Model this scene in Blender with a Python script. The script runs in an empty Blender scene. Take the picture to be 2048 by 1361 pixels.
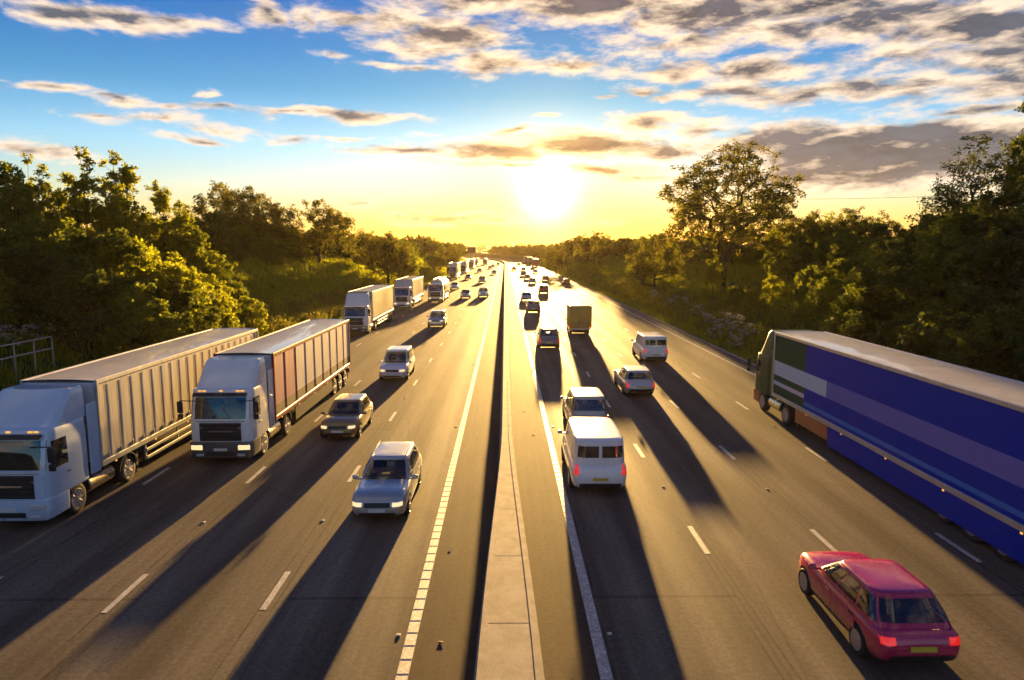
import bpy, bmesh, math, random
import numpy as np
from mathutils import Vector, Matrix, Euler

scene = bpy.context.scene
COL = scene.collection
rad = math.radians

# ------------------------------------------------------------------ camera
CAM_H = 8.42
PITCH, YAW = 7.4786, 0.5784
cam_d = bpy.data.cameras.new('camera')
cam_d.sensor_width = 36.0
cam_d.lens = 36.0 * 1375 / 2048
cam_d.clip_start = 0.1
cam_d.clip_end = 20000
cam = bpy.data.objects.new('camera', cam_d)
COL.objects.link(cam)
cam.location = (0, 0, CAM_H)
cam.rotation_euler = (rad(90 - PITCH), 0, rad(-YAW))
scene.camera = cam

# ------------------------------------------------------------------ exposure / render
scene.view_settings.view_transform = 'Standard'
scene.view_settings.look = 'None'
scene.view_settings.exposure = 2.45
scene.view_settings.gamma = 1.0
scene.view_settings.use_curve_mapping = False
scene.render.engine = 'CYCLES'
cy = scene.cycles
cy.use_denoising = True
cy.max_bounces = 6
cy.diffuse_bounces = 3
cy.glossy_bounces = 3
cy.transmission_bounces = 4
cy.transparent_max_bounces = 8
cy.volume_bounces = 0
cy.sample_clamp_indirect = 6.0
cy.caustics_reflective = False
cy.caustics_refractive = False

# ------------------------------------------------------------------ sun
SUN_AZ, SUN_EL = 3.48, 4.64           # degrees right of the road's direction, above the horizon
sun_dir = Vector((math.sin(rad(SUN_AZ)) * math.cos(rad(SUN_EL)),
                  math.cos(rad(SUN_AZ)) * math.cos(rad(SUN_EL)),
                  math.sin(rad(SUN_EL))))
sl = bpy.data.lights.new('sun', 'SUN')
sl.energy = 5.0
sl.angle = rad(0.8)
sl.color = (1.0, 0.585, 0.17)
so = bpy.data.objects.new('sun', sl)
COL.objects.link(so)
so.rotation_euler = sun_dir.to_track_quat('Z', 'Y').to_euler()
so.location = sun_dir * 500

# ------------------------------------------------------------------ node helpers
class NT:
    def __init__(s, tree): s.t = tree
    def n(s, typ, **kw):
        nd = s.t.nodes.new(typ)
        for k, v in kw.items(): setattr(nd, k, v)
        return nd
    def link(s, a, b): s.t.links.new(a, b)
    def put(s, sock, v):
        if isinstance(v, bpy.types.NodeSocket): s.t.links.new(v, sock)
        elif v is not None:
            if hasattr(sock.default_value, '__len__') and not hasattr(v, '__len__'):
                v = [v] * len(sock.default_value)
            if hasattr(sock.default_value, '__len__') and len(sock.default_value) == 4 and len(v) == 3:
                v = (*v, 1.0)
            sock.default_value = v
    def m(s, op, a, b=None, c=None, clamp=False):
        nd = s.n('ShaderNodeMath', operation=op, use_clamp=clamp)
        s.put(nd.inputs[0], a); s.put(nd.inputs[1], b); s.put(nd.inputs[2], c)
        return nd.outputs[0]
    def v(s, op, a, b=None, scale=None):
        nd = s.n('ShaderNodeVectorMath', operation=op)
        s.put(nd.inputs[0], a)
        if b is not None: s.put(nd.inputs[1], b)
        if scale is not None: s.put(nd.inputs['Scale'], scale)
        return nd.outputs['Value'] if op in ('LENGTH', 'DOT_PRODUCT', 'DISTANCE') else nd.outputs['Vector']
    def mix(s, f, a, b, blend='MIX'):
        nd = s.n('ShaderNodeMix', data_type='RGBA', blend_type=blend)
        s.put(nd.inputs['Factor'], f)
        s.put(nd.inputs[6], a); s.put(nd.inputs[7], b)
        return nd.outputs[2]
    def mr(s, x, a, b, c=0.0, d=1.0, smooth=True):
        nd = s.n('ShaderNodeMapRange', interpolation_type='SMOOTHSTEP' if smooth else 'LINEAR')
        for i, q in enumerate((x, a, b, c, d)): s.put(nd.inputs[i], q)
        return nd.outputs[0]
    def noise(s, vec, scale, detail=3.0, rough=0.5, dist=0.0, dim='3D'):
        nd = s.n('ShaderNodeTexNoise', noise_dimensions=dim)
        if vec is not None: s.put(nd.inputs['Vector'], vec)
        nd.inputs['Scale'].default_value = scale
        nd.inputs['Detail'].default_value = detail
        nd.inputs['Roughness'].default_value = rough
        nd.inputs['Distortion'].default_value = dist
        return nd.outputs[0]
    def sep(s, vec):
        nd = s.n('ShaderNodeSeparateXYZ'); s.put(nd.inputs[0], vec); return nd.outputs
    def comb(s, x, y, z):
        nd = s.n('ShaderNodeCombineXYZ')
        for i, q in enumerate((x, y, z)): s.put(nd.inputs[i], q)
        return nd.outputs[0]

# ------------------------------------------------------------------ sky
def px2azel(px, py):
    """direction (azimuth right of the road, elevation) in degrees that the photograph's clouds stand in"""
    th, yw, f = rad(PITCH), rad(YAW), 1375.0
    a, b = (px - 1024) / f, (680.5 - py) / f
    d = Vector((a, math.cos(th) + b * math.sin(th), -math.sin(th) + b * math.cos(th)))
    d.rotate(Euler((0, 0, -yw))); d.normalize()
    return math.degrees(math.atan2(d.x, d.y)), math.degrees(math.asin(d.z))

CLOUDS = [  # where clouds stand in the sky: x, y, half width, half height, weight
    (155, 32, 95, 20, .85), (255, 45, 110, 20, .8), (370, 52, 75, 17, .8), (512, 20, 34, 24, .75), (600, 36, 34, 14, .6), (690, 42, 95, 18, .75),
    (815, 45, 150, 36, .8), (900, 66, 110, 42, .95), (860, 95, 100, 26, .7), (1000, 132, 140, 24, .85), (1120, 128, 110, 17, .7), (800, 136, 90, 11, .7),
    (980, -5, 200, 30, .95), (1200, 4, 260, 38, 1.05), (1420, 26, 220, 46, 1.0), (1370, 84, 110, 26, .72), (1560, 62, 120, 32, .75), (1640, 4, 180, 36, 1.1),
    (1760, 36, 170, 42, .95), (1950, 46, 170, 44, 1.05), (1830, 110, 140, 26, .75), (2010, 112, 110, 30, .8), (2200, 60, 200, 90, 1.1), (1700, -90, 420, 90, 1.2), (1150, -80, 300, 60, 1.1),
    (1370, 140, 120, 22, .8), (1520, 140, 95, 30, 1.05), (1290, 182, 70, 15, .75), (1480, 178, 130, 20, .8), (1660, 182, 190, 24, .9), (1860, 172, 150, 20, .78), (2030, 168, 110, 26, .8), (1960, 215, 110, 15, .8), (1340, 195, 40, 10, .6),
    (1310, 245, 100, 16, .8), (1420, 255, 90, 16, .7), (1560, 285, 190, 36, 1.2), (1750, 297, 260, 50, 1.5), (1930, 302, 200, 54, 1.4), (1720, 345, 260, 34, 1.2), (1600, 350, 120, 24, .8), (2150, 310, 220, 50, 1.0),
    (1010, 297, 170, 24, 1.0), (1190, 290, 170, 28, 1.1), (1330, 295, 110, 20, .9), (820, 305, 130, 11, .75), (1000, 328, 140, 9, .7), (1200, 340, 110, 13, .85), (1290, 352, 80, 9, .65), (1030, 262, 60, 7, .7),
    (710, 238, 125, 13, .95), (590, 236, 75, 10, .7), (470, 220, 65, 8, .7), (330, 216, 45, 8, .55), (110, 180, 70, 10, .75), (225, 203, 55, 8, .65), (225, 236, 65, 11, .65), (335, 238, 60, 9, .65), (440, 258, 60, 10, .65), (395, 276, 80, 8, .75), (590, 282, 60, 9, .65), (720, 282, 60, 7, .6), (410, 187, 14, 8, .6), (436, 190, 16, 9, .65),
    (35, 292, 90, 17, .8), (920, 438, 105, 17, .9), (715, 412, 38, 11, .75), (840, 440, 60, 9, .7), (1240, 440, 60, 9, .5), (1000, 448, 90, 9, .7), (170, 322, 45, 5, .55), (665, 108, 30, 6, .5), (5, 160, 20, 5, .5), (1105, 240, 25, 4, .55), (1200, 197, 25, 4, .55),
]

def cloud_mask(t, d, P):
    x, y, z = t.sep(d)
    deg = 180 / math.pi
    u = t.m('MULTIPLY', t.m('ARCTAN2', x, y), deg)
    v = t.m('MULTIPLY', t.m('ARCSINE', z), deg)
    warp = t.n('ShaderNodeTexNoise'); t.put(warp.inputs['Vector'], P)
    warp.inputs['Scale'].default_value = 9; warp.inputs['Detail'].default_value = 2
    wv = t.v('SUBTRACT', warp.outputs['Color'], (.5, .5, .5))
    uv = t.v('ADD', t.comb(u, v, 0), t.v('MULTIPLY', wv, (5.5, 2.0, 0)))
    mask = None
    for (px, py, rx, ry, w) in CLOUDS:
        cu, cv = px2azel(px, py)
        k = 180 / math.pi / 1375
        q = t.v('MULTIPLY', t.v('SUBTRACT', uv, (cu, cv, 0)), (1 / (rx * k * 1.25), 1 / (ry * k * 1.25), 0))
        e = t.m('MULTIPLY_ADD', t.v('LENGTH', q), -w, w)
        mask = e if mask is None else t.m('MAXIMUM', mask, e)
    # open sky elsewhere goes on with the same broken cloud
    front = t.mr(t.m('ABSOLUTE', u), 44, 60)
    gen = t.m('MULTIPLY', front, t.m('MULTIPLY_ADD', t.noise(P, 2.6, 2, .5), 2.4, -1.25))
    mask = t.m('MAXIMUM', mask, t.m('SUBTRACT', gen, t.m('MULTIPLY', t.m('SUBTRACT', 1, front), 3)))
    return t.m('MAXIMUM', mask, -1.0)

SKY_K = 0.05
def build_world():
    w = bpy.data.worlds.new('World'); scene.world = w; w.use_nodes = True
    t = NT(w.node_tree); w.node_tree.nodes.clear()
    out = t.n('ShaderNodeOutputWorld'); bg = t.n('ShaderNodeBackground')
    bg.inputs['Strength'].default_value = SKY_K
    t.link(bg.outputs[0], out.inputs[0])
    sky = t.n('ShaderNodeTexSky', sky_type='NISHITA')
    sky.sun_disc = False
    sky.sun_elevation = rad(SUN_EL); sky.sun_rotation = rad(SUN_AZ)
    sky.altitude = 50; sky.air_density = 1.0; sky.dust_density = 0.3; sky.ozone_density = 3.0
    tc = t.n('ShaderNodeTexCoord')
    d = t.v('NORMALIZE', tc.outputs['Generated'])
    z = t.sep(d)[2]
    cosang = t.v('DOT_PRODUCT', d, tuple(sun_dir))
    ang = t.m('MULTIPLY', t.m('ARCCOSINE', t.m('MINIMUM', cosang, .999999)), 180 / math.pi)
    el = t.m('MULTIPLY', t.m('ARCSINE', z), 180 / math.pi)
    ramp = t.n('ShaderNodeValToRGB')
    t.put(ramp.inputs[0], t.m('DIVIDE', el, 30, clamp=True))
    stops = [(0, (.42, .25, .05)), (2.5, (.84, .68, .46)), (5, (.98, .92, .92)), (8, (.72, .96, 1.10)), (12, (.17, .60, .84)), (15, (.035, .46, .80)), (18.5, (.008, .36, .75)), (30, (.012, .33, .70))]
    el_ = ramp.color_ramp.elements
    while len(el_) < len(stops): el_.new(.5)
    for e, (p, c) in zip(el_, stops): e.position = p / 30; e.color = (*c, 1)
    base = t.v('MULTIPLY', sky.outputs[0], ramp.outputs[0])
    base = t.v('MULTIPLY', base, t.mix(t.m('EXPONENT', t.m('DIVIDE', ang, -11)), (1, 1, 1), t.mix(t.mr(el, 3.0, 10.0), (.30, .17, .02), (.42, .45, .52))))
    # aureole of forward-scattered sunlight round the sun
    def ex(s): return t.m('EXPONENT', t.m('DIVIDE', t.m('MULTIPLY', ang, -1), s))
    def ga(s): return t.m('EXPONENT', t.m('MULTIPLY', t.m('POWER', t.m('DIVIDE', ang, s), 2), -1))
    a1 = t.v('SCALE', (1.0, .86, .50), scale=t.m('ADD', t.m('MULTIPLY', ga(1.0), 40), t.m('MULTIPLY', ex(1.3), 27)))
    a2 = t.v('SCALE', (1.0, .55, .07), scale=t.m('MULTIPLY', ex(3.6), 3.2))
    a3 = t.v('SCALE', (1.0, .55, .12), scale=t.m('MULTIPLY', ex(9), .22))
    aur = t.v('ADD', t.v('ADD', a1, a2), a3)
    flat = lambda q: t.v('MULTIPLY', q, (1, 1, 3.2))
    P0 = flat(d)
    mask = cloud_mask(t, d, P0)
    to = t.v('NORMALIZE', t.v('SUBTRACT', tuple(sun_dir), d))
    P1 = flat(t.v('ADD', d, t.v('ADD', t.v('SCALE', to, scale=.006), (0, 0, -.009))))
    n0, n1 = t.noise(P0, 17, 7, .58, .35), t.noise(P1, 17, 4, .56, .35)
    nf = t.noise(P0, 62, 4, .6)
    D0 = t.m('ADD', t.m('MULTIPLY_ADD', mask, 1.5, -.20), t.m('ADD', t.m('MULTIPLY_ADD', n0, 2.3, -1.15), t.m('MULTIPLY_ADD', nf, .8, -.4)))
    alpha = t.mr(D0, -.30, .72)
    thick = t.mr(D0, .08, 1.5)
    lit = t.m('MULTIPLY', t.m('SUBTRACT', n0, n1), 3.2)
    lum = t.m('ADD', t.m('SUBTRACT', 1.0, t.m('MULTIPLY', thick, 1.15)), lit, clamp=True)
    near = ex(6.5)
    bright = t.mix(near, (4.3, 3.4, 2.55), (9.0, 5.6, 1.8))
    dark = t.mix(near, (.27, .35, .48), (2.2, .95, .15))
    dark = t.v('SCALE', dark, scale=t.mr(n1, .3, .7, .65, 1.5))
    cc = t.mix(t.mr(lum, .10, 1.0, 0, 1, False), dark, bright)
    low = t.mr(z, 0.0, .10, .55, 1.0)
    alpha = t.m('MULTIPLY', alpha, low)
    skyc = t.mix(t.m('MULTIPLY', alpha, .96), base, cc)
    dim = t.m('SUBTRACT', 1.0, t.m('MULTIPLY', alpha, t.m('MULTIPLY', thick, .92)))
    tot = t.v('ADD', skyc, t.v('SCALE', aur, scale=dim))
    t.link(tot, bg.inputs['Color'])
    w.cycles.sampling_method = 'MANUAL'; w.cycles.sample_map_resolution = 1024
build_world()

# ------------------------------------------------------------------ mesh helpers
rng = np.random.default_rng(7)
random.seed(7)

class MB:
    """collects shapes and links them as ONE mesh object"""
    def __init__(s): s.v = []; s.f = []; s.m = []; s.mi = 0
    def add(s, vs, fs):
        o = len(s.v); s.v.extend([tuple(q) for q in vs])
        s.f.extend([tuple(i + o for i in f) for f in fs]); s.m.extend([s.mi] * len(fs))
    def box(s, c, d, rot=None, bev=0.0, seg=1):
        if bev <= 0:
            hx, hy, hz = d[0] / 2, d[1] / 2, d[2] / 2
            vs = [Vector((a * hx, b * hy, e * hz)) for a in (-1, 1) for b in (-1, 1) for e in (-1, 1)]
            fs = [(0, 1, 3, 2), (4, 6, 7, 5), (0, 4, 5, 1), (2, 3, 7, 6), (0, 2, 6, 4), (1, 5, 7, 3)]
        else:
            bm = bmesh.new(); bmesh.ops.create_cube(bm, size=1)
            for q in bm.verts: q.co = Vector((q.co.x * d[0], q.co.y * d[1], q.co.z * d[2]))
            bmesh.ops.bevel(bm, geom=list(bm.edges), offset=min(bev, min(d) * .49), segments=seg, affect='EDGES', profile=.5)
            bm.verts.index_update()
            vs = [q.co.copy() for q in bm.verts]; fs = [[q.index for q in f.verts] for f in bm.faces]; bm.free()
        if rot is not None:
            R = Euler(rot).to_matrix(); vs = [R @ q for q in vs]
        s.add([q + Vector(c) for q in vs], fs)
    def loft(s, rings, cap=True, closed=True):
        n = len(rings[0]); vs = [p for r in rings for p in r]; fs = []
        for i in range(len(rings) - 1):
            for j in range(n if closed else n - 1):
                k = (j + 1) % n
                fs.append((i * n + j, i * n + k, (i + 1) * n + k, (i + 1) * n + j))
        if cap:
            fs.append(tuple(range(n))[::-1]); fs.append(tuple((len(rings) - 1) * n + j for j in range(n)))
        s.add(vs, fs)
    def patch(s, rows):
        s.loft(rows, cap=False, closed=False)
    def slab(s, rows, t):
        """a patch given thickness t along its own normal, closed"""
        R = len(rows); n = len(rows[0])
        A = np.array([[tuple(p) for p in r] for r in rows], float)
        du = np.gradient(A, axis=1); dv = np.gradient(A, axis=0)
        N = np.cross(du, dv); N /= np.linalg.norm(N, axis=2, keepdims=True) + 1e-9
        T = A + N * t; B = A - N * abs(t) * 2
        vs = [tuple(p) for p in T.reshape(-1, 3)] + [tuple(p) for p in B.reshape(-1, 3)]
        fs = []
        for i in range(R - 1):
            for j in range(n - 1):
                a, b, c, d = i * n + j, i * n + j + 1, (i + 1) * n + j + 1, (i + 1) * n + j
                fs.append((a, b, c, d))
        o = R * n
        edge = [j for j in range(n)] + [i * n + n - 1 for i in range(1, R)] + [(R - 1) * n + j for j in range(n - 2, -1, -1)] + [i * n for i in range(R - 2, 0, -1)]
        for k in range(len(edge)):
            a, b = edge[k], edge[(k + 1) % len(edge)]
            fs.append((b, a, a + o, b + o))
        s.add(vs, fs)
    def tube(s, pts, r, n=6, cap=True):
        pts = [Vector(p) for p in pts]; rings = []
        rr = r if hasattr(r, '__len__') else [r] * len(pts)
        for i, p in enumerate(pts):
            d = (pts[min(i + 1, len(pts) - 1)] - pts[max(i - 1, 0)]).normalized()
            a = d.cross(Vector((0, 0, 1)) if abs(d.z) < .9 else Vector((1, 0, 0))).normalized(); b = d.cross(a)
            rings.append([p + (a * math.cos(2 * math.pi * k / n) + b * math.sin(2 * math.pi * k / n)) * rr[i] for k in range(n)])
        s.loft(rings, cap)
    def lathe_x(s, prof, c, n=24):
        """profile of (x, radius) turned about the x axis"""
        rings = [[(c[0] + x, c[1] + r * math.cos(2 * math.pi * k / n), c[2] + r * math.sin(2 * math.pi * k / n)) for k in range(n)] for x, r in prof]
        s.loft(rings, cap=True)
    def mesh(s, name, mats, smooth=True, angle=35):
        me = bpy.data.meshes.new(name); me.from_pydata(s.v, [], s.f); 
        for q in (mats if isinstance(mats, (list, tuple)) else [mats]): me.materials.append(q)
        me.polygons.foreach_set('material_index', s.m)
        bm = bmesh.new(); bm.from_mesh(me); bmesh.ops.recalc_face_normals(bm, faces=bm.faces); bm.to_mesh(me); bm.free()
        if smooth:
            me.polygons.foreach_set('use_smooth', [True] * len(me.polygons)); me.set_sharp_from_angle(angle=rad(angle))
        me.update(); return me
    def build(s, name, mats, parent=None, smooth=True, angle=35):
        return link(name, s.mesh(name, mats, smooth, angle), parent)

def link(name, me, parent=None):
    o = bpy.data.objects.new(name, me); COL.objects.link(o)
    if parent is not None: o.parent = parent
    return o

def tag(o, label=None, cat=None, group=None, kind=None):
    if label: o['label'] = label
    if cat: o['category'] = cat
    if group: o['group'] = group
    if kind: o['kind'] = kind
    return o

def empty(name, loc=(0, 0, 0), rz=0.0):
    o = bpy.data.objects.new(name, None); COL.objects.link(o)
    o.location = loc; o.rotation_euler = (0, 0, rz); o.empty_display_size = .3
    return o

def copy_tree(o, parent=None, skip=()):
    c = o.copy(); COL.objects.link(c); c.parent = parent
    for ch in o.children:
        if ch.name.split('.')[0] in skip: continue
        copy_tree(ch, c, skip)
    return c

def np_mesh(name, verts, quads, mat, uvseed=None):
    """fast quad mesh from arrays"""
    me = bpy.data.meshes.new(name)
    nv, nq = len(verts), len(quads); k = quads.shape[1]
    me.vertices.add(nv); me.vertices.foreach_set('co', np.ascontiguousarray(verts, dtype=np.float32).ravel())
    me.loops.add(nq * k); me.loops.foreach_set('vertex_index', np.ascontiguousarray(quads, dtype=np.int32).ravel())
    me.polygons.add(nq)
    me.polygons.foreach_set('loop_start', np.arange(0, nq * k, k, dtype=np.int32))
    if mat is not None: me.materials.append(mat)
    me.update(calc_edges=True); me.validate()
    return me

# ------------------------------------------------------------------ materials
def principled(name):
    m = bpy.data.materials.new(name); m.use_nodes = True
    t = NT(m.node_tree); b = m.node_tree.nodes['Principled BSDF']
    return m, t, b

def wpos(t): return t.n('ShaderNodeNewGeometry').outputs['Position']
def opos(t): return t.n('ShaderNodeTexCoord').outputs['Object']

def simple(name, col, rough=.5, metal=0.0, var=.12, scale=6.0, bump=0.0, coat=0.0, spec=.5, dirt=None):
    m, t, b = principled(name)
    p = opos(t); nz = t.noise(p, scale, 4, .6)
    f = t.mr(nz, .3, .7, 1 - var, 1 + var, smooth=False)
    c = t.v('SCALE', tuple(col), scale=f)
    if dirt: c = t.mix(t.m('MULTIPLY', t.mr(t.noise(p, 1.7, 5, .65), .45, .7), dirt[1]), c, dirt[0])
    t.put(b.inputs['Base Color'], c)
    t.put(b.inputs['Roughness'], t.m('ADD', rough, t.m('MULTIPLY_ADD', nz, .14, -.07)))
    b.inputs['Metallic'].default_value = metal
    b.inputs['Specular IOR Level'].default_value = spec
    b.inputs['Coat Weight'].default_value = coat; b.inputs['Coat Roughness'].default_value = .034
    if bump:
        bn = t.n('ShaderNodeBump'); bn.inputs['Distance'].default_value = bump; t.put(bn.inputs['Height'], t.noise(p, scale * 5, 4, .6)); t.link(bn.outputs[0], b.inputs['Normal'])
    return m

M = {}

def asphalt(name, c0, c1, tracks):
    m, t, b = principled(name)
    p = wpos(t); x, y, z = t.sep(p)
    fine = t.noise(p, 55, 3, .7); grit = t.noise(p, 210, 2, .6)
    big = t.noise(t.comb(x, t.m('MULTIPLY', y, .18), 0), .55, 4, .55)
    c = t.mix(t.mr(fine, .3, .72), c0, c1)
    c = t.v('SCALE', c, scale=t.mr(big, .3, .7, .78, 1.22))
    c = t.v('SCALE', c, scale=t.mr(t.noise(p, 9, 4, .75), .3, .7, .78, 1.24))
    c = t.v('SCALE', c, scale=t.mr(t.noise(t.comb(t.m('MULTIPLY', x, 3.2), t.m('MULTIPLY', y, .06), 0), 1.0, 4, .6), .3, .7, .86, 1.14))
    c = t.v('SCALE', c, scale=t.mr(grit, .35, .75, .6, 1.6))
    if tracks:
        # polished wheel tracks and a darker oil strip in the middle of each lane
        lx = t.m('ABSOLUTE', x)
        ph = t.m('FRACT', t.m('DIVIDE', t.m('SUBTRACT', lx, 2.02), 3.645))
        tr = t.m('ABSOLUTE', t.m('SUBTRACT', t.m('ABSOLUTE', t.m('SUBTRACT', ph, .5)), .25))
        band = t.m('SUBTRACT', 1, t.mr(tr, .05, .16))
        mid = t.m('SUBTRACT', 1, t.mr(t.m('ABSOLUTE', t.m('SUBTRACT', ph, .5)), .02, .13))
        c = t.v('SCALE', c, scale=t.m('SUBTRACT', t.m('MULTIPLY_ADD', band, .16, 1.0), t.m('MULTIPLY', mid, .24)))
        rg = t.m('MULTIPLY_ADD', band, -.05, .74)
        # laying joints beside the lane lines, and oblong repairs
        jl = t.m('ABSOLUTE', t.m('SUBTRACT', t.m('ABSOLUTE', t.m('SUBTRACT', ph, .5)), .455))
        brk = t.mr(t.noise(t.comb(x, t.m('MULTIPLY', y, .3), 3.0), 1.1, 4, .7), .36, .55)
        c = t.v('SCALE', c, scale=t.m('SUBTRACT', 1.0, t.m('MULTIPLY', t.m('SUBTRACT', 1.0, t.mr(jl, .004, .010)), t.m('MULTIPLY', brk, .42))))
        bk = t.n('ShaderNodeTexBrick'); t.put(bk.inputs['Vector'], t.comb(t.m('MULTIPLY', y, .06), t.m('DIVIDE', t.m('SUBTRACT', x, 2.02), 3.645), 0))
        for k_, v_ in (('Scale', 1.0), ('Mortar Size', .004), ('Brick Width', 1.9), ('Row Height', 1.0), ('Bias', -.55)): bk.inputs[k_].default_value = v_
        bk.inputs['Color1'].default_value = (1.03, 1.03, 1.03, 1); bk.inputs['Color2'].default_value = (.80, .80, .82, 1); bk.inputs['Mortar'].default_value = (.7, .7, .7, 1)
        c = t.v('MULTIPLY', c, bk.outputs[0])
    else:
        stain = t.mr(t.noise(t.comb(x, t.m('MULTIPLY', y, .35), 0), 1.6, 5, .65), .48, .72)
        c = t.mix(t.m('MULTIPLY', stain, .7), c, (.105, .072, .046))
        rg = .78
    # thin sealed cracks across
    cr = t.n('ShaderNodeTexVoronoi', feature='DISTANCE_TO_EDGE'); t.put(cr.inputs['Vector'], t.v('ADD', t.comb(x, t.m('MULTIPLY', y, .45), 0), t.v('SCALE', t.comb(big, fine, 0), scale=.6)))
    cr.inputs['Scale'].default_value = .16
    c = t.v('SCALE', c, scale=t.mr(cr.outputs['Distance'], .0, .006, .72, 1.0, smooth=False))
    t.put(b.inputs['Base Color'], c)
    t.put(b.inputs['Roughness'], t.m('ADD', rg, t.m('MULTIPLY_ADD', fine, .2, -.1)))
    b.inputs['Specular IOR Level'].default_value = .034
    bn = t.n('ShaderNodeBump'); bn.inputs['Distance'].default_value = .012; bn.inputs['Strength'].default_value = .55
    t.put(bn.inputs['Height'], t.m('ADD', fine, t.m('MULTIPLY', grit, .6))); t.link(bn.outputs[0], b.inputs['Normal'])
    return m
M['asphalt'] = asphalt('carriageway_asphalt', (.108, .092, .074), (.172, .148, .118), True)
M['reserve'] = asphalt('central_reserve_asphalt', (.080, .061, .044), (.132, .100, .070), False)

def paint_mat():
    m, t, b = principled('road_paint'); p = wpos(t)
    w = t.mr(t.noise(p, 22, 5, .7), .40, .62)
    w2 = t.mr(t.noise(p, 3, 4, .6), .3, .7, .72, 1.0)
    t.put(b.inputs['Base Color'], t.v('SCALE', t.mix(w, (.36, .34, .31), (.80, .78, .74)), scale=w2)); b.inputs['Roughness'].default_value = .6
    bn = t.n('ShaderNodeBump'); bn.inputs['Distance'].default_value = .004; t.put(bn.inputs['Height'], t.noise(p, 90, 3)); t.link(bn.outputs[0], b.inputs['Normal'])
    return m
M['paint'] = paint_mat()
M['gap_shade_paint'] = simple('rib_gap_shade_paint', (.46, .44, .40), .7, 0, .3, 14)  # greyer stripe stands in for shade in the gaps between ribs

def concrete_mat(name, c0, c1):
    m, t, b = principled(name); p = wpos(t)
    x, y, z = t.sep(p)
    a = t.noise(p, 2.2, 5, .65); f = t.noise(p, 40, 4, .65)
    c = t.mix(t.mr(a, .32, .68), c0, c1)
    c = t.v('SCALE', c, scale=t.mr(f, .3, .7, .82, 1.15))
    st = t.mr(t.noise(t.comb(t.m('MULTIPLY', x, 3), t.m('MULTIPLY', y, 1.2), z), 1.0, 4, .7), .55, .75)
    c = t.mix(t.m('MULTIPLY', st, .6), c, (.12, .095, .07))
    t.put(b.inputs['Base Color'], c); b.inputs['Roughness'].default_value = .85
    bn = t.n('ShaderNodeBump'); bn.inputs['Distance'].default_value = .01; t.put(bn.inputs['Height'], f); t.link(bn.outputs[0], b.inputs['Normal'])
    return m
M['concrete'] = concrete_mat('barrier_concrete', (.25, .21, .165), (.40, .34, .27))
M['kerb'] = concrete_mat('kerb_concrete', (.22, .20, .17), (.33, .30, .25))
M['joint'] = simple('joint_filler', (.10, .085, .07), .95, 0, .2, 9, 0, 0, .05)
M['galv'] = simple('galvanised_steel', (.45, .46, .48), .42, .8, .15, 12)
M['black'] = simple('black_plastic', (.018, .018, .02), .55, 0, .2, 9)
M['stud'] = simple('stud_casting', (.50, .47, .42), .55, .3, .25, 40)

def ground_mat():
    m, t, b = principled('grass_ground'); p = wpos(t)
    a = t.noise(p, .35, 5, .6); f = t.noise(p, 9, 5, .7)
    c = t.mix(t.mr(a, .32, .68), (.040, .070, .012), (.078, .100, .020))
    c = t.mix(t.mr(f, .55, .8), c, (.085, .078, .028))
    c = t.v('SCALE', c, scale=t.mr(f, .25, .75, .6, 1.3))
    t.put(b.inputs['Base Color'], c); b.inputs['Roughness'].default_value = .9; b.inputs['Specular IOR Level'].default_value = .2
    bn = t.n('ShaderNodeBump'); bn.inputs['Distance'].default_value = .15; t.put(bn.inputs['Height'], t.noise(p, 5, 6, .7)); t.link(bn.outputs[0], b.inputs['Normal'])
    return m
M['ground'] = ground_mat()

# ------------------------------------------------------------------ alignment and terrain
CURVE, CURVE0, YEND = 3.3e-4, 390.0, 1000.0
def cx(y):
    y = np.asarray(y, float); d = np.clip(y - CURVE0, 0, YEND - CURVE0)
    return -CURVE * d * d - 2 * CURVE * (YEND - CURVE0) * np.clip(y - YEND, 0, None)
def sm(a, b, x):
    q = np.clip((np.asarray(x, float) - a) / (b - a), 0, 1); return q * q * (3 - 2 * q)
def vnoise(x, y, s, seed=0):
    x = np.asarray(x, float) / s; y = np.asarray(y, float) / s
    return (np.sin(x * 1.3 + seed + 1.7 * np.sin(y * .7 + seed * 2)) + np.sin(y * 1.1 + seed * 3 + 1.3 * np.sin(x * .9))) * .5
def natural(x, y):
    x = np.asarray(x, float); y = np.asarray(y, float)
    b = 7.0 - 3.6 * sm(230, 520, y)
    b = b + .35 * vnoise(x, y, 9, 1) + .5 * vnoise(x, y, 31, 4)
    far = sm(650, 1500, y) * (10 + 5 * vnoise(x, y, 420, 2) + 2.5 * vnoise(x, y, 130, 5))
    far = far + sm(1500, 2800, y) * 9
    return b + far
S_FOOT = 20.3
def ground_z(x, y):
    s = np.abs(np.asarray(x, float) - cx(y)); bank = .5 * (s - S_FOOT) + .12 * vnoise(x, y, 4, 3) * sm(S_FOOT, S_FOOT + 4, s)
    z = np.where(s < S_FOOT, 0.0, bank)
    n = natural(x, y)
    k = 1.6   # rounded crest
    h = np.clip(.5 + .5 * (n - z) / k, 0, 1)
    zz = n * (1 - h) + z * h - k * h * (1 - h)
    return np.where(s < S_FOOT, 0.0, np.maximum(zz, 0))

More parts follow.
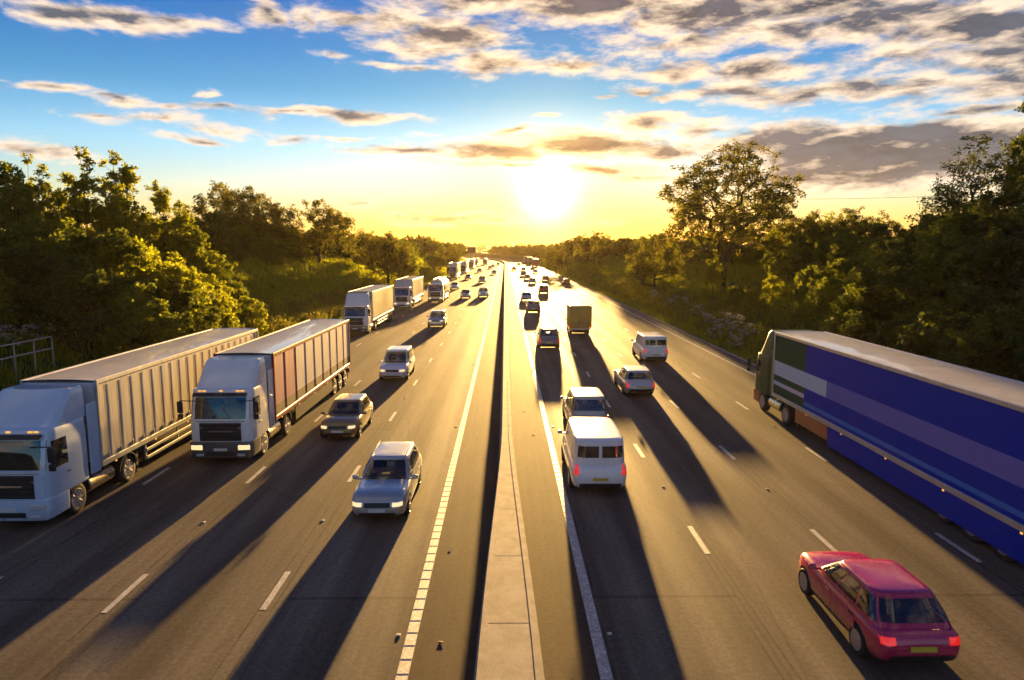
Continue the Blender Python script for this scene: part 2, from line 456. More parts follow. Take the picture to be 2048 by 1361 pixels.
def build_ground():
    s_ = np.concatenate([np.linspace(0, 18, 4), [20.3], np.linspace(21, 40, 20), np.linspace(43, 80, 12), np.geomspace(95, 3800, 22)])
    S = np.concatenate([-s_[:0:-1], s_])
    Y = np.concatenate([np.linspace(-90, 240, 111), np.linspace(246, 600, 50), np.geomspace(620, 5200, 60)])
    YY, SS = np.meshgrid(Y, S, indexing='ij')
    XX = SS + cx(YY); ZZ = ground_z(XX, YY) - .004
    ZZ = np.where(np.abs(SS) < 20, -.03, ZZ)
    v = np.stack([XX, YY, ZZ], -1).reshape(-1, 3)
    n = len(S); i, j = np.meshgrid(np.arange(len(Y) - 1), np.arange(n - 1), indexing='ij')
    a = (i * n + j).ravel()
    q = np.stack([a, a + 1, a + n + 1, a + n], 1)
    me = np_mesh('ground', v, q, M['ground']); me.polygons.foreach_set('use_smooth', [True] * len(me.polygons))
    tag(link('ground', me), 'grassy ground with cutting slopes and distant low hills', None, None, 'structure')
build_ground()

def ribbon(name, s0, s1, z, mat, y0=-80, y1=1000, label=None, step=None):
    Y = np.concatenate([np.arange(y0, 380, 20), np.arange(380, y1 + 1, 10)])
    vs, fs = [], []
    m = MB()
    rows = [[(s0 + float(cx(y)), y, z), (s1 + float(cx(y)), y, z)] for y in Y]
    m.patch(rows)
    o = m.build(name, mat, None, smooth=False)
    # faces up
    if o.data.polygons[0].normal.z < 0: o.data.flip_normals()
    tag(o, label, None, None, 'structure'); return o
ribbon('carriageway', -18.4, -1.9, 0, M['asphalt'], label='four lane asphalt carriageway with oncoming traffic')
ribbon('carriageway', 1.9, 18.2, 0, M['asphalt'], label='four lane asphalt carriageway with traffic driving away')
ribbon('central_reserve', -1.93, 1.93, .004, M['reserve'], label='brown stained paved strip under the concrete barrier')

def kerb(s0, s1):
    m = MB(); Y = list(range(-60, 380, 20)) + list(range(380, 761, 10))
    rings = [[(s0 + float(cx(y)), y, -.05), (s0 + float(cx(y)), y, .10), (s0 + .03 + float(cx(y)), y, .115), (s1 + float(cx(y)), y, .115), (s1 + float(cx(y)), y, -.05)] for y in Y]
    m.loft(rings); o = m.build('kerb', M['kerb'], None, smooth=False); tag(o, 'pale concrete kerb between the carriageway and the verge', None, None, 'structure')
kerb(18.2, 18.36); kerb(-18.56, -18.4)

# ---- lane markings: two metre dashes every nine metres
dash_mesh = None
def lane_dashes():
    global dash_mesh
    m = MB(); w = .075
    def one(s, y, W=w, L=1.95, z=.0045):
        x = s + float(cx(y))
        m.add([(x - W, y, z), (x + W, y, z), (x + W, y + L, z), (x - W, y + L, z)], [(0, 1, 2, 3)])
    lines = {}
    for s, y0 in ((-5.73, 15.3), (-9.40, 15.2), (-13.1, 24.1), (5.655, 18.2), (9.29, 17.9), (12.9, 26.6)):
        root = empty('lane_line', (0, 0, 0)); tag(root, 'broken white lane line of short painted dashes', None, None, 'structure')
        dm = None
        y = y0 - 9 * 4
        while y < 160:
            if dm is None:
                mm = MB(); mm.add([(-w, 0, 0), (w, 0, 0), (w, 1.95, 0), (-w, 1.95, 0)], [(0, 1, 2, 3)]); dm = mm.mesh('dash', M['paint'], False)
            o = link('dash', dm, root); o.location = (s, y, .0045); y += 9
        m.__init__()
        while y < 760: one(s, y); y += 9
        o = m.build('distant_dashes', M['paint'], root, smooth=False); tag(o, kind='stuff')
lane_dashes()

# ---- edge lines with raised ribs
def edge_line(s, W, ribs, label):
    root = empty('edge_line'); tag(root, label, None, None, 'structure')
    m = MB(); Y = list(range(-60, 380, 20)) + list(range(380, 761, 10))
    m.patch([[(s - W + float(cx(y)), y, .0085), (s + W + float(cx(y)), y, .0085)] for y in Y])
    o = m.build('painted_stripe', M['gap_shade_paint'] if ribs else M['paint'], root, smooth=False)
    if o.data.polygons[0].normal.z < 0: o.data.flip_normals()
    if ribs:
        mm = MB(); mm.box((0, 0, .002), (W * 2 - .015, .435, .010), None, .003); rib = mm.mesh('rib', M['paint'], False)
        y = 8.0
        while y < 125: 
            r = link('rib', rib, root); r.location = (s, y, .0085); y += .5
edge_line(-2.06, .125, True, 'solid ribbed white edge line left of the concrete barrier')
edge_line(2.0, .125, True, 'solid ribbed white edge line right of the concrete barrier')
edge_line(16.9, .09, False, 'solid white edge line beside the right verge')
edge_line(-16.75, .09, False, 'solid white edge line beside the left verge')

# ---- concrete barrier
def barrier():
    m = MB()
    def hw(y): return .215 + .41 * (1 - float(sm(9, 29, y)))
    Y = [-40, -20, -5, 4] + list(np.arange(8, 40, 2)) + list(range(44, 380, 16)) + list(range(380, 761, 10))
    rings = []
    for y in Y:
        c = .07 + float(cx(y)); w = hw(y); b = w + .11
        rings.append([(c - b, y, 0), (c - b + .02, y, .22), (c - w - .02, y, .34), (c - w, y, .86), (c - w + .035, y, .90),
                      (c + w - .035, y, .90), (c + w, y, .86), (c + w + .02, y, .34), (c + b - .02, y, .22), (c + b, y, 0)])
    m.loft(rings)
    root = m.build('concrete_barrier', M['concrete'], None, smooth=False)
    tag(root, 'long concrete step barrier running down the middle of the motorway', 'barrier')
    # raised lips of the widened part and the sealed joint between
    for sd, lab in ((-1, None), (1, None)):
        mm = MB(); rr = []
        for y in np.arange(5, 40, 1.5):
            c = .07; w = hw(y); a, b = c + sd * (w - .02), c + sd * max(w - .02 - .13, .05)
            rr.append([(a, y, .885), (a, y, .925), (b, y, .925), (b, y, .885)])
        mm.loft(rr); mm.build('coping', M['concrete'], root, smooth=False)
    jm = None
    y = 10.0
    while y < 70:
        mm = MB(); w = hw(y) - .17
        if w > .05:
            mm.box((.07, y, .8995), (2 * w, .022, .003)); mm.build('joint_seal', M['joint'], root, smooth=False)
        y += 3.1
barrier()

# ---- road studs
def studs():
    m = MB(); m.box((0, 0, .008), (.10, .11, .014), None, .005); proto = m.mesh('road_stud', M['stud'], False)
    m = MB(); m.box((0, -.01, .018), (.07, .06, .010), None, .004); lens = m.mesh('reflector', simple('stud_reflector', (.75, .72, .62), .25, 0, .1), False)
    i = 0
    spots = []
    for s, y0 in ((-5.73, 20.7), (-9.40, 20.6), (5.655, 23.7), (9.29, 23.4), (12.9, 32.1)):
        for k in range(-1, 6): spots.append((s, y0 + 18 * k))
    for s in (-2.36, 2.3):
        for k in range(6): spots.append((s, 14.2 + 18 * k))
    for s, y in spots:
        if y < 11: continue
        o = link('road_stud', proto); o.location = (s, y, .0)
        r = link('reflector', lens, o)
        tag(o, 'small metal road stud set in the asphalt between lane dashes', 'road stud', 'road studs')
studs()

# ---- scraps blown against the barrier
def litter():
    r = random.Random(9); me = []
    for k in range(3):
        m = MB(); rows = [[(i * .05 - .1 + r.uniform(-.02, .02), j * .05 - .08 + r.uniform(-.02, .02), .012 + r.uniform(0, .03)) for i in range(5)] for j in range(4)]
        m.slab(rows, .003); me.append(m.mesh('litter', simple('litter', ((.30, .26, .20), (.16, .11, .06), (.42, .40, .36))[k], .8, 0, .2, 20), False))
    for k in range(5):
        sd = -1 if k % 3 else 1; y = 12.5 + r.uniform(0, 26); s = sd * r.uniform(.95, 1.7)
        o = link('litter', me[k % 3]); o.location = (s, y, .006); o.rotation_euler = (0, 0, r.uniform(0, 6)); q = r.uniform(.3, .6); o.scale = (q, q, q)
        tag(o, 'small crumpled scrap lying on the paved strip beside the barrier', 'litter', 'scraps on the central strip')
litter()

# ------------------------------------------------------------------ vegetation
def leaf_mat(name, c0, c1, tr, tw=.45):
    m = bpy.data.materials.new(name); m.use_nodes = True; nt = m.node_tree; nt.nodes.clear(); t = NT(nt)
    out = t.n('ShaderNodeOutputMaterial')
    g = t.n('ShaderNodeNewGeometry')
    r = g.outputs['Random Per Island']
    oi = t.n('ShaderNodeObjectInfo').outputs['Random']
    c = t.mix(r, c0, c1)
    c = t.v('SCALE', c, scale=t.m('MULTIPLY_ADD', oi, .5, .75))
    tc = t.mix(t.m('FRACT', t.m('MULTIPLY', r, 7.3)), tr, tuple(q * 1.7 for q in tr))
    d = t.n('ShaderNodeBsdfDiffuse'); t.put(d.inputs[0], c)
    tl = t.n('ShaderNodeBsdfTranslucent'); t.put(tl.inputs[0], tc)
    gl = t.n('ShaderNodeBsdfGlossy'); gl.inputs['Roughness'].default_value = .45; t.put(gl.inputs[0], (.5, .5, .45, 1))
    mx = t.n('ShaderNodeMixShader'); mx.inputs[0].default_value = tw
    t.link(d.outputs[0], mx.inputs[1]); t.link(tl.outputs[0], mx.inputs[2])
    m2 = t.n('ShaderNodeMixShader'); m2.inputs[0].default_value = .035
    t.link(mx.outputs[0], m2.inputs[1]); t.link(gl.outputs[0], m2.inputs[2]); t.link(m2.outputs[0], out.inputs[0])
    return m
M['leaf_a'] = leaf_mat('leaves_hawthorn', (.046, .078, .011), (.090, .120, .018), (.19, .22, .012))
M['leaf_b'] = leaf_mat('leaves_ash', (.042, .060, .012), (.084, .098, .020), (.16, .15, .012))
M['leaf_c'] = leaf_mat('leaves_sunlit_tone', (.058, .090, .010), (.108, .138, .018), (.29, .31, .012), .5)  # brighter yellow green, sunlight of the thicket put into the leaf colour
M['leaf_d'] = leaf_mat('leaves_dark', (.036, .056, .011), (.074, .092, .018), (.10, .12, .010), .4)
M['grass'] = leaf_mat('grass_blades', (.095, .145, .014), (.190, .210, .028), (.36, .39, .018), .5)
M['straw'] = leaf_mat('seed_heads', (.11, .11, .028), (.18, .17, .05), (.24, .22, .03), .4)
M['petal'] = leaf_mat('white_blossom', (.50, .50, .46), (.70, .70, .66), (.4, .4, .34), .35)
M['bark'] = simple('bark', (.055, .043, .032), .9, 0, .35, 5, .03)

def leaves(cent, size, spread, seed, n_each, flat=.8, extra=None):
    r = np.random.default_rng(seed)
    P = np.repeat(cent, n_each, 0)
    n = len(P)
    off = r.normal(0, 1, (n, 3)); off /= np.linalg.norm(off, axis=1, keepdims=True) + 1e-9
    off *= (r.random((n, 1)) ** .5) * spread; off[:, 2] *= flat
    P = P + off
    L = size * r.uniform(.65, 1.35, (n, 1)); W = L * r.uniform(.45, .7, (n, 1))
    a = r.normal(0, 1, (n, 3)); a[:, 2] *= .6; a /= np.linalg.norm(a, axis=1, keepdims=True)
    b = np.cross(a, r.normal(0, 1, (n, 3))); b /= np.linalg.norm(b, axis=1, keepdims=True) + 1e-9
    nn = np.cross(a, b)
    v = np.stack([P - a * L / 2, P + b * W / 2 + nn * L * .12, P + a * L / 2, P - b * W / 2 + nn * L * .12], 1).reshape(-1, 3)
    q = np.arange(n * 4).reshape(-1, 4)
    return v, q

def skeleton(tips, roots, seed, step, jit=.12, alpha=.35):
    """joins every tip to the nearest branch already grown: nodes, parents, radii"""
    r = np.random.default_rng(seed)
    pos = [np.array(p, float) for p, _ in roots]; par = [q for _, q in roots]; pl = []
    for p, q in roots: pl.append(0 if q < 0 else pl[q] + np.linalg.norm(np.array(p) - pos[q]))
    base = pos[0]
    order = np.argsort(np.linalg.norm(tips - base, axis=1))
    ends = []
    for ti in order:
        tp = tips[ti]; A = np.array(pos); Pl = np.array(pl)
        dv = tp - A; dist = np.linalg.norm(dv, axis=1)
        cost = dist + alpha * Pl * .6 + np.where(dv[:, 2] < -.15, dist * .8, 0)
        k = int(np.argmin(cost)); d = dist[k]; ns = max(1, int(d / step)); cur = k; p0 = A[k]
        for i in range(1, ns + 1):
            f = i / ns; p = p0 + (tp - p0) * f
            p[2] += .10 * d * math.sin(math.pi * f) * .6
            if i < ns: p = p + r.normal(0, jit * step, 3)
            pos.append(p); par.append(cur); pl.append(pl[cur] + d / ns); cur = len(pos) - 1
        ends.append(cur)
    cnt = np.zeros(len(pos))
    for e in ends: cnt[e] += 1
    for i in range(len(pos) - 1, -1, -1):
        if par[i] >= 0: cnt[par[i]] += cnt[i]
    return np.array(pos), np.array(par), cnt

def branch_mesh(pos, par, cnt, rmax, rmin):
    mx = cnt.max(); R = np.maximum(rmin, rmax * (cnt / mx) ** .47)
    idx = np.nonzero(par >= 0)[0]
    a, b = pos[par[idx]], pos[idx]; d = b - a; ln = np.linalg.norm(d, axis=1, keepdims=True) + 1e-9; d = d / ln
    ref = np.where(np.abs(d[:, 2:3]) < .9, np.array([[0, 0, 1.]]), np.array([[1., 0, 0]]))
    u = np.cross(d, ref); u /= np.linalg.norm(u, axis=1, keepdims=True); w = np.cross(d, u)
    N_ = 5; V = []
    ra, rb = np.minimum(R[par[idx]], R[idx] * 1.35)[:, None], R[idx][:, None]
    b = b + d * rb * .4
    for k in range(N_):
        th = 2 * math.pi * k / N_; V.append(a + (u * math.cos(th) + w * math.sin(th)) * ra)
    for k in range(N_):
        th = 2 * math.pi * k / N_; V.append(b + (u * math.cos(th) + w * math.sin(th)) * rb)
    n = len(idx); v = np.stack(V, 1).reshape(-1, 3); o = (np.arange(n) * 2 * N_)[:, None]
    Q = [np.concatenate([o + k, o + (k + 1) % N_, o + N_ + (k + 1) % N_, o + N_ + k], 1) for k in range(N_)]
    return v, np.concatenate(Q)

def plant(seed, tips, roots, step, rmax, rmin, leaf, size, spread, n_each, along=.35, jit=.12, flat=.8):
    pos, par, cnt = skeleton(tips, roots, seed, step, jit)
    bv, bq = branch_mesh(pos, par, cnt, rmax, rmin)
    me_t = np_mesh('trunk', bv, bq, M['bark']); me_t.polygons.foreach_set('use_smooth', [True] * len(me_t.polygons))
    r = np.random.default_rng(seed + 99)
    fine = np.nonzero((cnt <= 3) & (par >= 0))[0]
    extra = pos[fine[r.random(len(fine)) < along]]
    lv, lq = leaves(np.concatenate([tips, extra]), size, spread, seed + 5, n_each, flat)
    return me_t, np_mesh('crown', lv, lq, leaf)

def lumpy(seed, n, fn_env, lumps, lr):
    """tips gathered in lumps on an envelope, so the crown is clumped and open"""
    r = np.random.default_rng(seed); C_ = np.array([fn_env(r) for _ in range(lumps)])
    k = r.integers(0, lumps, n); w = r.normal(0, 1, (n, 3)) * lr
    return C_[k] + w

def ell(cx_, cz, rx, rz, lo=-.35, shell=.55):
    def f(r):
        while True:
            d = r.normal(0, 1, 3); d /= np.linalg.norm(d)
            if d[2] > lo: break
        q = r.uniform(shell, 1) 
        return np.array([cx_ + d[0] * rx * q, d[1] * rx * q, cz + d[2] * rz * q])
    return f

PROTO = {}
def big_ash():
    tips = np.concatenate([lumpy(3, 620, ell(0, 10.2, 6.6, 6.2, -.55, .55), 85, .75), lumpy(4, 130, ell(-.5, 7.5, 5.0, 3.0, -.5, .3), 30, .7)])
    tips = tips[tips[:, 2] > 3.6]
    roots = [((0, 0, 0), -1), ((.05, 0, 1.2), 0), ((-.02, .05, 2.4), 1), ((0, 0, 3.4), 2), ((-.55, .2, 5.0), 3), ((.6, -.1, 5.2), 3), ((-1.0, .1, 6.8), 4), ((1.3, .2, 6.9), 5), ((.1, .6, 6.0), 3), ((.15, .8, 8.2), 8)]
    return plant(11, tips, roots, .55, .36, .022, M['leaf_b'], .26, .55, 24, .5)
def round_tree(seed, h=8, rx=4.2, leaf='leaf_b', n=330, each=26, z0=2.0, size=.26):
    tips = lumpy(seed, n, ell(0, z0 + (h - z0) * .5, rx, (h - z0) * .5, -.8, .55), 42, .65)
    tips = tips[tips[:, 2] > z0 * .6]
    roots = [((0, 0, 0), -1), ((.1, 0, z0 * .5), 0), ((0, .1, z0), 1), ((-.5, .1, z0 + 1.2), 2), ((.6, -.1, z0 + 1.3), 2)]
    return plant(seed, tips, roots, .5, .24, .018, M[leaf], size, .55, each, .4)
def bush(seed, h=4.5, rx=2.6, leaf='leaf_a', n=330, each=24, size=.21, spread=.34):
    r0 = np.random.default_rng(seed + 1)
    def env(r):
        th = r.uniform(0, 2 * math.pi); q = r.uniform(0, 1) ** .6; hh = r.uniform(.05, 1)
        rad_ = rx * (1 - hh ** 2.2) ** .5 * (.55 + .45 * q) * (1 + .18 * math.sin(3 * th + seed))
        return np.array([math.cos(th) * rad_, math.sin(th) * rad_, h * hh])
    tips = lumpy(seed, n, env, 62, .25); tips[:, 2] = np.maximum(tips[:, 2], .12)
    roots = [((0, 0, 0), -1)]
    for k in range(5):
        th = 2 * math.pi * k / 5 + seed; roots.append(((math.cos(th) * rx * .25, math.sin(th) * rx * .25, h * .3), 0))
    return plant(seed, tips, roots, .42, .07, .010, M[leaf], size, spread, each, .35)
def spire(seed, h=10, rx=2.4, leaf='leaf_c', n=460, each=22, size=.23):
    """upright, many leaders standing clear of the mass below"""
    r = np.random.default_rng(seed); lead = []
    for k in range(6):
        th = r.uniform(0, 6.28); q = r.uniform(.1, .75) * rx; lead.append((math.cos(th) * q, math.sin(th) * q, h * r.uniform(.72, 1.0)))
    lead[0] = (0, 0, h)
    def env(r):
        if r.random() < .50:
            L = lead[r.integers(0, 6)]; f = r.uniform(.5, 1)
            return np.array([L[0] * f, L[1] * f, L[2] * f]) + r.normal(0, .22 + .5 * (1 - f), 3)
        th = r.uniform(0, 6.28); hh = r.uniform(.03, .68)
        rad_ = rx * (1 - (hh / .8) ** 2) ** .5 * r.uniform(.5, 1)
        return np.array([math.cos(th) * rad_, math.sin(th) * rad_, h * hh])
    tips = lumpy(seed, n, env, 95, .24); tips[:, 2] = np.maximum(tips[:, 2], .15)
    roots = [((0, 0, 0), -1), ((0, 0, h * .2), 0)]
    for L in lead:
        roots.append(((L[0] * .5, L[1] * .5, L[2] * .5), 1)); roots.append(((L[0] * .9, L[1] * .9, L[2] * .85), len(roots) - 1))
    return plant(seed, tips, roots, .45, .13, .012, M[leaf], size, .32, each, .35)

PROTO['ash'] = [big_ash()]
PROTO['round'] = [round_tree(21), round_tree(22, 8.5, 4.6), round_tree(23, 7.0, 3.6, 'leaf_a')]
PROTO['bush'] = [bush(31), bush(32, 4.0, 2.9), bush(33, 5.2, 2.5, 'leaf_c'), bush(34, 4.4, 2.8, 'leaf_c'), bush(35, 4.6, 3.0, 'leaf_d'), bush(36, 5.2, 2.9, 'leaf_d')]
PROTO['spire'] = [spire(41), spire(42, 11, 2.7), spire(43, 9, 2.6, 'leaf_a')]
PROTO['open'] = [spire(51, 12, 3.6, 'leaf_d', 520, 20, .2), round_tree(52, 11, 4.4, 'leaf_d', 420, 20, 2.5, .2)]
PROTO['far'] = [round_tree(61, 8, 4.6, 'leaf_b', 240, 16, .5, .55), round_tree(62, 6.5, 4.6, 'leaf_a', 240, 16, .4, .5)]

plants_n = 0
def put_plant(name, kind, i, x, y, h_scale, label, cat, group, rz=None, w_scale=None, sink=.15, z=None):
    global plants_n; plants_n += 1
    me_t, me_c = PROTO[kind][i % len(PROTO[kind])]
    zz = float(ground_z(x, y)) if z is None else z
    o = empty(name, (x, y, zz - sink), random.uniform(0, 6.28) if rz is None else rz)
    w_ = h_scale if w_scale is None else w_scale
    o.scale = (w_, w_, h_scale)
    link('trunk', me_t, o); link('crown', me_c, o)
    tag(o, label, cat, group); return o

R_ = random.Random(5)
# -- near left bank: a thicket that steps down towards the road, sunlit on its right side
def thicket():
    rows = [(-23.4, .95, 42, 63), (-25.9, 1.1, 40.5, 65), (-28.4, 1.08, 36, 66), (-31.0, .92, 38, 66), (-34.5, .75, 42, 66), (-38.5, .7, 46, 64)]
    for ri, (x, sc, y0, y1) in enumerate(rows):
        y = y0 + R_.uniform(0, 1.5)
        while y < y1:
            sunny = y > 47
            k = R_.choice([2, 3, 2, 3, 0]) if sunny else R_.choice([4, 5, 0, 4])  # sunlit and shaded bushes told apart by brighter and darker leaf colour
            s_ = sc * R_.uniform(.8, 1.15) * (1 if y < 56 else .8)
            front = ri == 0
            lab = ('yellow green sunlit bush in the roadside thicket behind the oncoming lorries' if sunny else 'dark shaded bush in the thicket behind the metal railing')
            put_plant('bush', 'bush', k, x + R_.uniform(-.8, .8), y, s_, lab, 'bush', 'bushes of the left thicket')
            y += R_.uniform(3.0, 4.2) * (1 + .1 * ri)
    for x, y, sc, k, lab in ((-31, 52, 1.02, 0, 'tall twin topped tree rising from the middle of the left thicket'), (-30, 54.5, .98, 1, 'slender leafy tree just right of the twin topped tree'),
                             (-32, 45.5, .92, 2, 'dense dark tree cut by the left edge of the frame'), (-33, 49, .84, 0, 'dark rounded tree second from the left edge'), (-33.2, 51.5, .62, 1, 'lower dark tree just left of the twin topped tree'),
                             (-29.5, 60, .86, 1, 'loose airy tree right of the slender leafy tree'), (-28.2, 62, .84, 2, 'small ragged tree at the sunny end of the thicket'), (-27.2, 64, .55, 0, 'lowest ragged sapling where the thicket meets the grass slope')):
        put_plant('tree', 'spire', k, x, y, sc, lab, 'tree', 'trees in the left thicket')
thicket()

# -- left hedge on the bank top and the three field trees behind it
def left_hedge():
    y = 66
    while y < 300:
        x = -36.5 + R_.uniform(-1.0, 1.4) + float(cx(y)); s_ = R_.uniform(.85, 1.1)
        put_plant('hedge_bush', 'bush', R_.choice([0, 1, 4, 5]), x, y, s_, 'brown green hedge bush along the top of the left grass bank', 'bush', 'hedge along the left bank top', w_scale=s_ * 1.25)
        if R_.random() < .55:
            put_plant('hedge_bush', 'bush', R_.choice([0, 1, 4]), x + R_.uniform(1.6, 3.6), y + R_.uniform(0, 2), s_ * .62, 'brown green hedge bush along the top of the left grass bank', 'bush', 'hedge along the left bank top')
        y += R_.uniform(3.4, 4.6)
    for px_, y, sc, k, lab in ((462, 100, 1.20, 0, 'broad two part tree behind the hedge, nearest the left thicket'), (520, 103, 1.02, 1, 'rounded tree touching the broad tree on the left hedge'), (636, 118, 1.22, 1, 'dome shaped tree alone in the middle of the left hedge'),
                             (775, 135, 1.20, 0, 'wide dark tree with tufted top at the far end of the left hedge'), (800, 142, 1.1, 2, 'lower round tree joined to the tufted tree'), (745, 140, 1.0, 1, 'small round tree left of the tufted tree'), (895, 235, 1.1, 0, 'small distant tree where the left hedge meets the horizon'), (868, 215, .9, 2, 'low leafy tree beside the distant lorry queue')):
        az = px2azel(px_, 480)[0]
        put_plant('tree', 'round', k, y * math.tan(rad(az)), y, sc, lab, 'tree', 'field trees along the left hedge')
left_hedge()

# -- right bank: tall ash on the slope, hedge, scrub
def right_side():
    put_plant('ash_tree', 'ash', 0, 26.0, 82, 1.06, 'tall broad ash tree with open branches right of the sun', 'tree', 'trees on the right bank', rz=.4, w_scale=1.18)
    for px_, y, sc, k, lab in ((1312, 110, .95, 1, 'rounded tree just left of the tall ash'), (1290, 118, .7, 2, 'small leafy tree between the sun and the tall ash'), (1612, 80, .72, 0, 'low spreading tree right of the tall ash'), (1660, 82, .8, 2, 'ragged small tree right of the low spreading tree'), (1715, 78, .72, 1, 'thin topped tree at the gap in the right skyline'),
                             (1112, 250, 1.05, 0, 'dark distant tree directly below the sun'), (1190, 215, 1.15, 1, 'round distant tree right of the sun'), (1165, 225, .8, 2, 'low distant tree between the two round ones')):
        az = px2azel(px_, 480)[0]
        put_plant('tree', 'round', k, y * math.tan(rad(az)), y, sc, lab, 'tree', 'trees on the right bank')
    put_plant('shrub', 'spire', 0, 24.6, 81, .62, 'yellow lit shrub clinging to the trunk of the tall ash', 'shrub', None)
    y = 26
    for x, sc, y0, y1, gap in ((23.6, .85, 27, 50, 3.2), (25.6, 1.1, 30, 56, 3.4), (28.2, 1.15, 32, 64, 3.6), (31.5, .95, 36, 78, 3.7), (35.0, .85, 40, 88, 3.9)):
        y = y0 + R_.uniform(0, 1.5)
        while y < y1:
            s_ = sc * R_.uniform(.8, 1.12)
            if y > 52 and x < 30: s_ *= .75
            if y < 42: s_ *= 1.25
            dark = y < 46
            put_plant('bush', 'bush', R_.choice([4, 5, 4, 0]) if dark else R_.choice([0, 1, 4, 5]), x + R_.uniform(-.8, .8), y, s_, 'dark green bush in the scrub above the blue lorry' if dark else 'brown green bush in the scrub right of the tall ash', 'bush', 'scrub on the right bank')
            y += R_.uniform(.85, 1.25) * gap
    for x, y, sc, k, lab in ((29.0, 39, 1.02, 0, 'tall dark tree with bare reaching twigs at the right edge'), (30.5, 43.5, .86, 1, 'leafy tree behind the reaching tree at the right edge'), (26.5, 36, .74, 0, 'dark tree leaning out over the blue lorry'), (30.5, 46.5, .62, 1, 'round shouldered tree left of the reaching tree')):
        put_plant('tree', 'open', k, x, y, sc, lab, 'tree', 'trees at the right edge')
    y = 88
    while y < 330:
        x = 36 + R_.uniform(-1.5, 1.2) + float(cx(y)); s_ = R_.uniform(.8, 1.1)
        put_plant('hedge_bush', 'bush', R_.choice([0, 1, 4, 5]), x, y, s_, 'hedge bush on top of the right bank between the ash and the sun', 'bush', 'hedge along the right bank top', w_scale=s_ * 1.25)
        if R_.random() < .6:
            put_plant('hedge_bush', 'bush', R_.choice([0, 1, 3]), x - R_.uniform(1.2, 3.0), y + R_.uniform(0, 2), s_ * R_.uniform(.4, .6), 'low bush on the right grass slope below the hedge', 'bush', 'low bushes on the right slope')
        y += R_.uniform(3.5, 5.0)
    for k, (x, y) in enumerate(((24.5, 70), (25.4, 74.5), (23.9, 66), (26.5, 68))):
        put_plant('bush', 'bush', k, x, y, .42 + .06 * k, 'low green bush in the long grass at the foot of the ash', 'bush', 'low bushes at the foot of the ash')
right_side()

# -- trees lining the road further off, and woods on the low hills
def far_trees():
    for side in (-1, 1):
        y = 300
        while y < 760:
            for row in range(2):
                s = side * (30 + 8 * row + R_.uniform(-2, 4)); x = s + float(cx(y))
                sc = R_.uniform(.75, 1.15)
                put_plant('tree', 'far', R_.randint(0, 1), x, y + R_.uniform(-4, 4), sc, 'distant hedgerow tree lining the %s of the motorway where it bends away' % ('left' if side < 0 else 'right'), 'tree', 'distant trees lining the %s side' % ('left' if side < 0 else 'right'), w_scale=sc * 1.15)
            y += R_.uniform(7, 10)
    # woods: one object of leaf clumps on the ridge lines
    r = np.random.default_rng(77); C_ = []
    for y0, n, w, hh in ((640, 60, 150, 7), (760, 90, 330, 7), (900, 120, 520, 8), (1150, 150, 760, 9), (1500, 170, 1000, 10), (2000, 180, 1400, 12), (2700, 200, 2000, 13)):
        xs = r.uniform(-w, w, n); ys = y0 + r.normal(0, 22, n) + 30 * np.sin(xs / 90)
        ok = np.abs(xs - cx(ys)) > 28; xs, ys = xs[ok], ys[ok]
        for x, y in zip(xs, ys):
            H_ = hh * r.uniform(.5, 1.15); k = 46
            d = r.normal(0, 1, (k, 3)); d /= np.linalg.norm(d, axis=1, keepdims=True); d *= r.uniform(.5, 1, (k, 1)) ** .5
            c = np.array([x, y, float(ground_z(x, y)) + H_ * .45]); C_.append(c + d * np.array([H_ * .72, H_ * .72, H_ * .55]))
    C_ = np.concatenate(C_)
    v, q = leaves(C_, 1.5, .9, 8, 2)
    o = link('distant_woods', np_mesh('distant_woods', v, q, M['leaf_a'])); tag(o, 'hazy woods and hedgerows covering the far low hills below the sun', None, None, 'stuff')
far_trees()

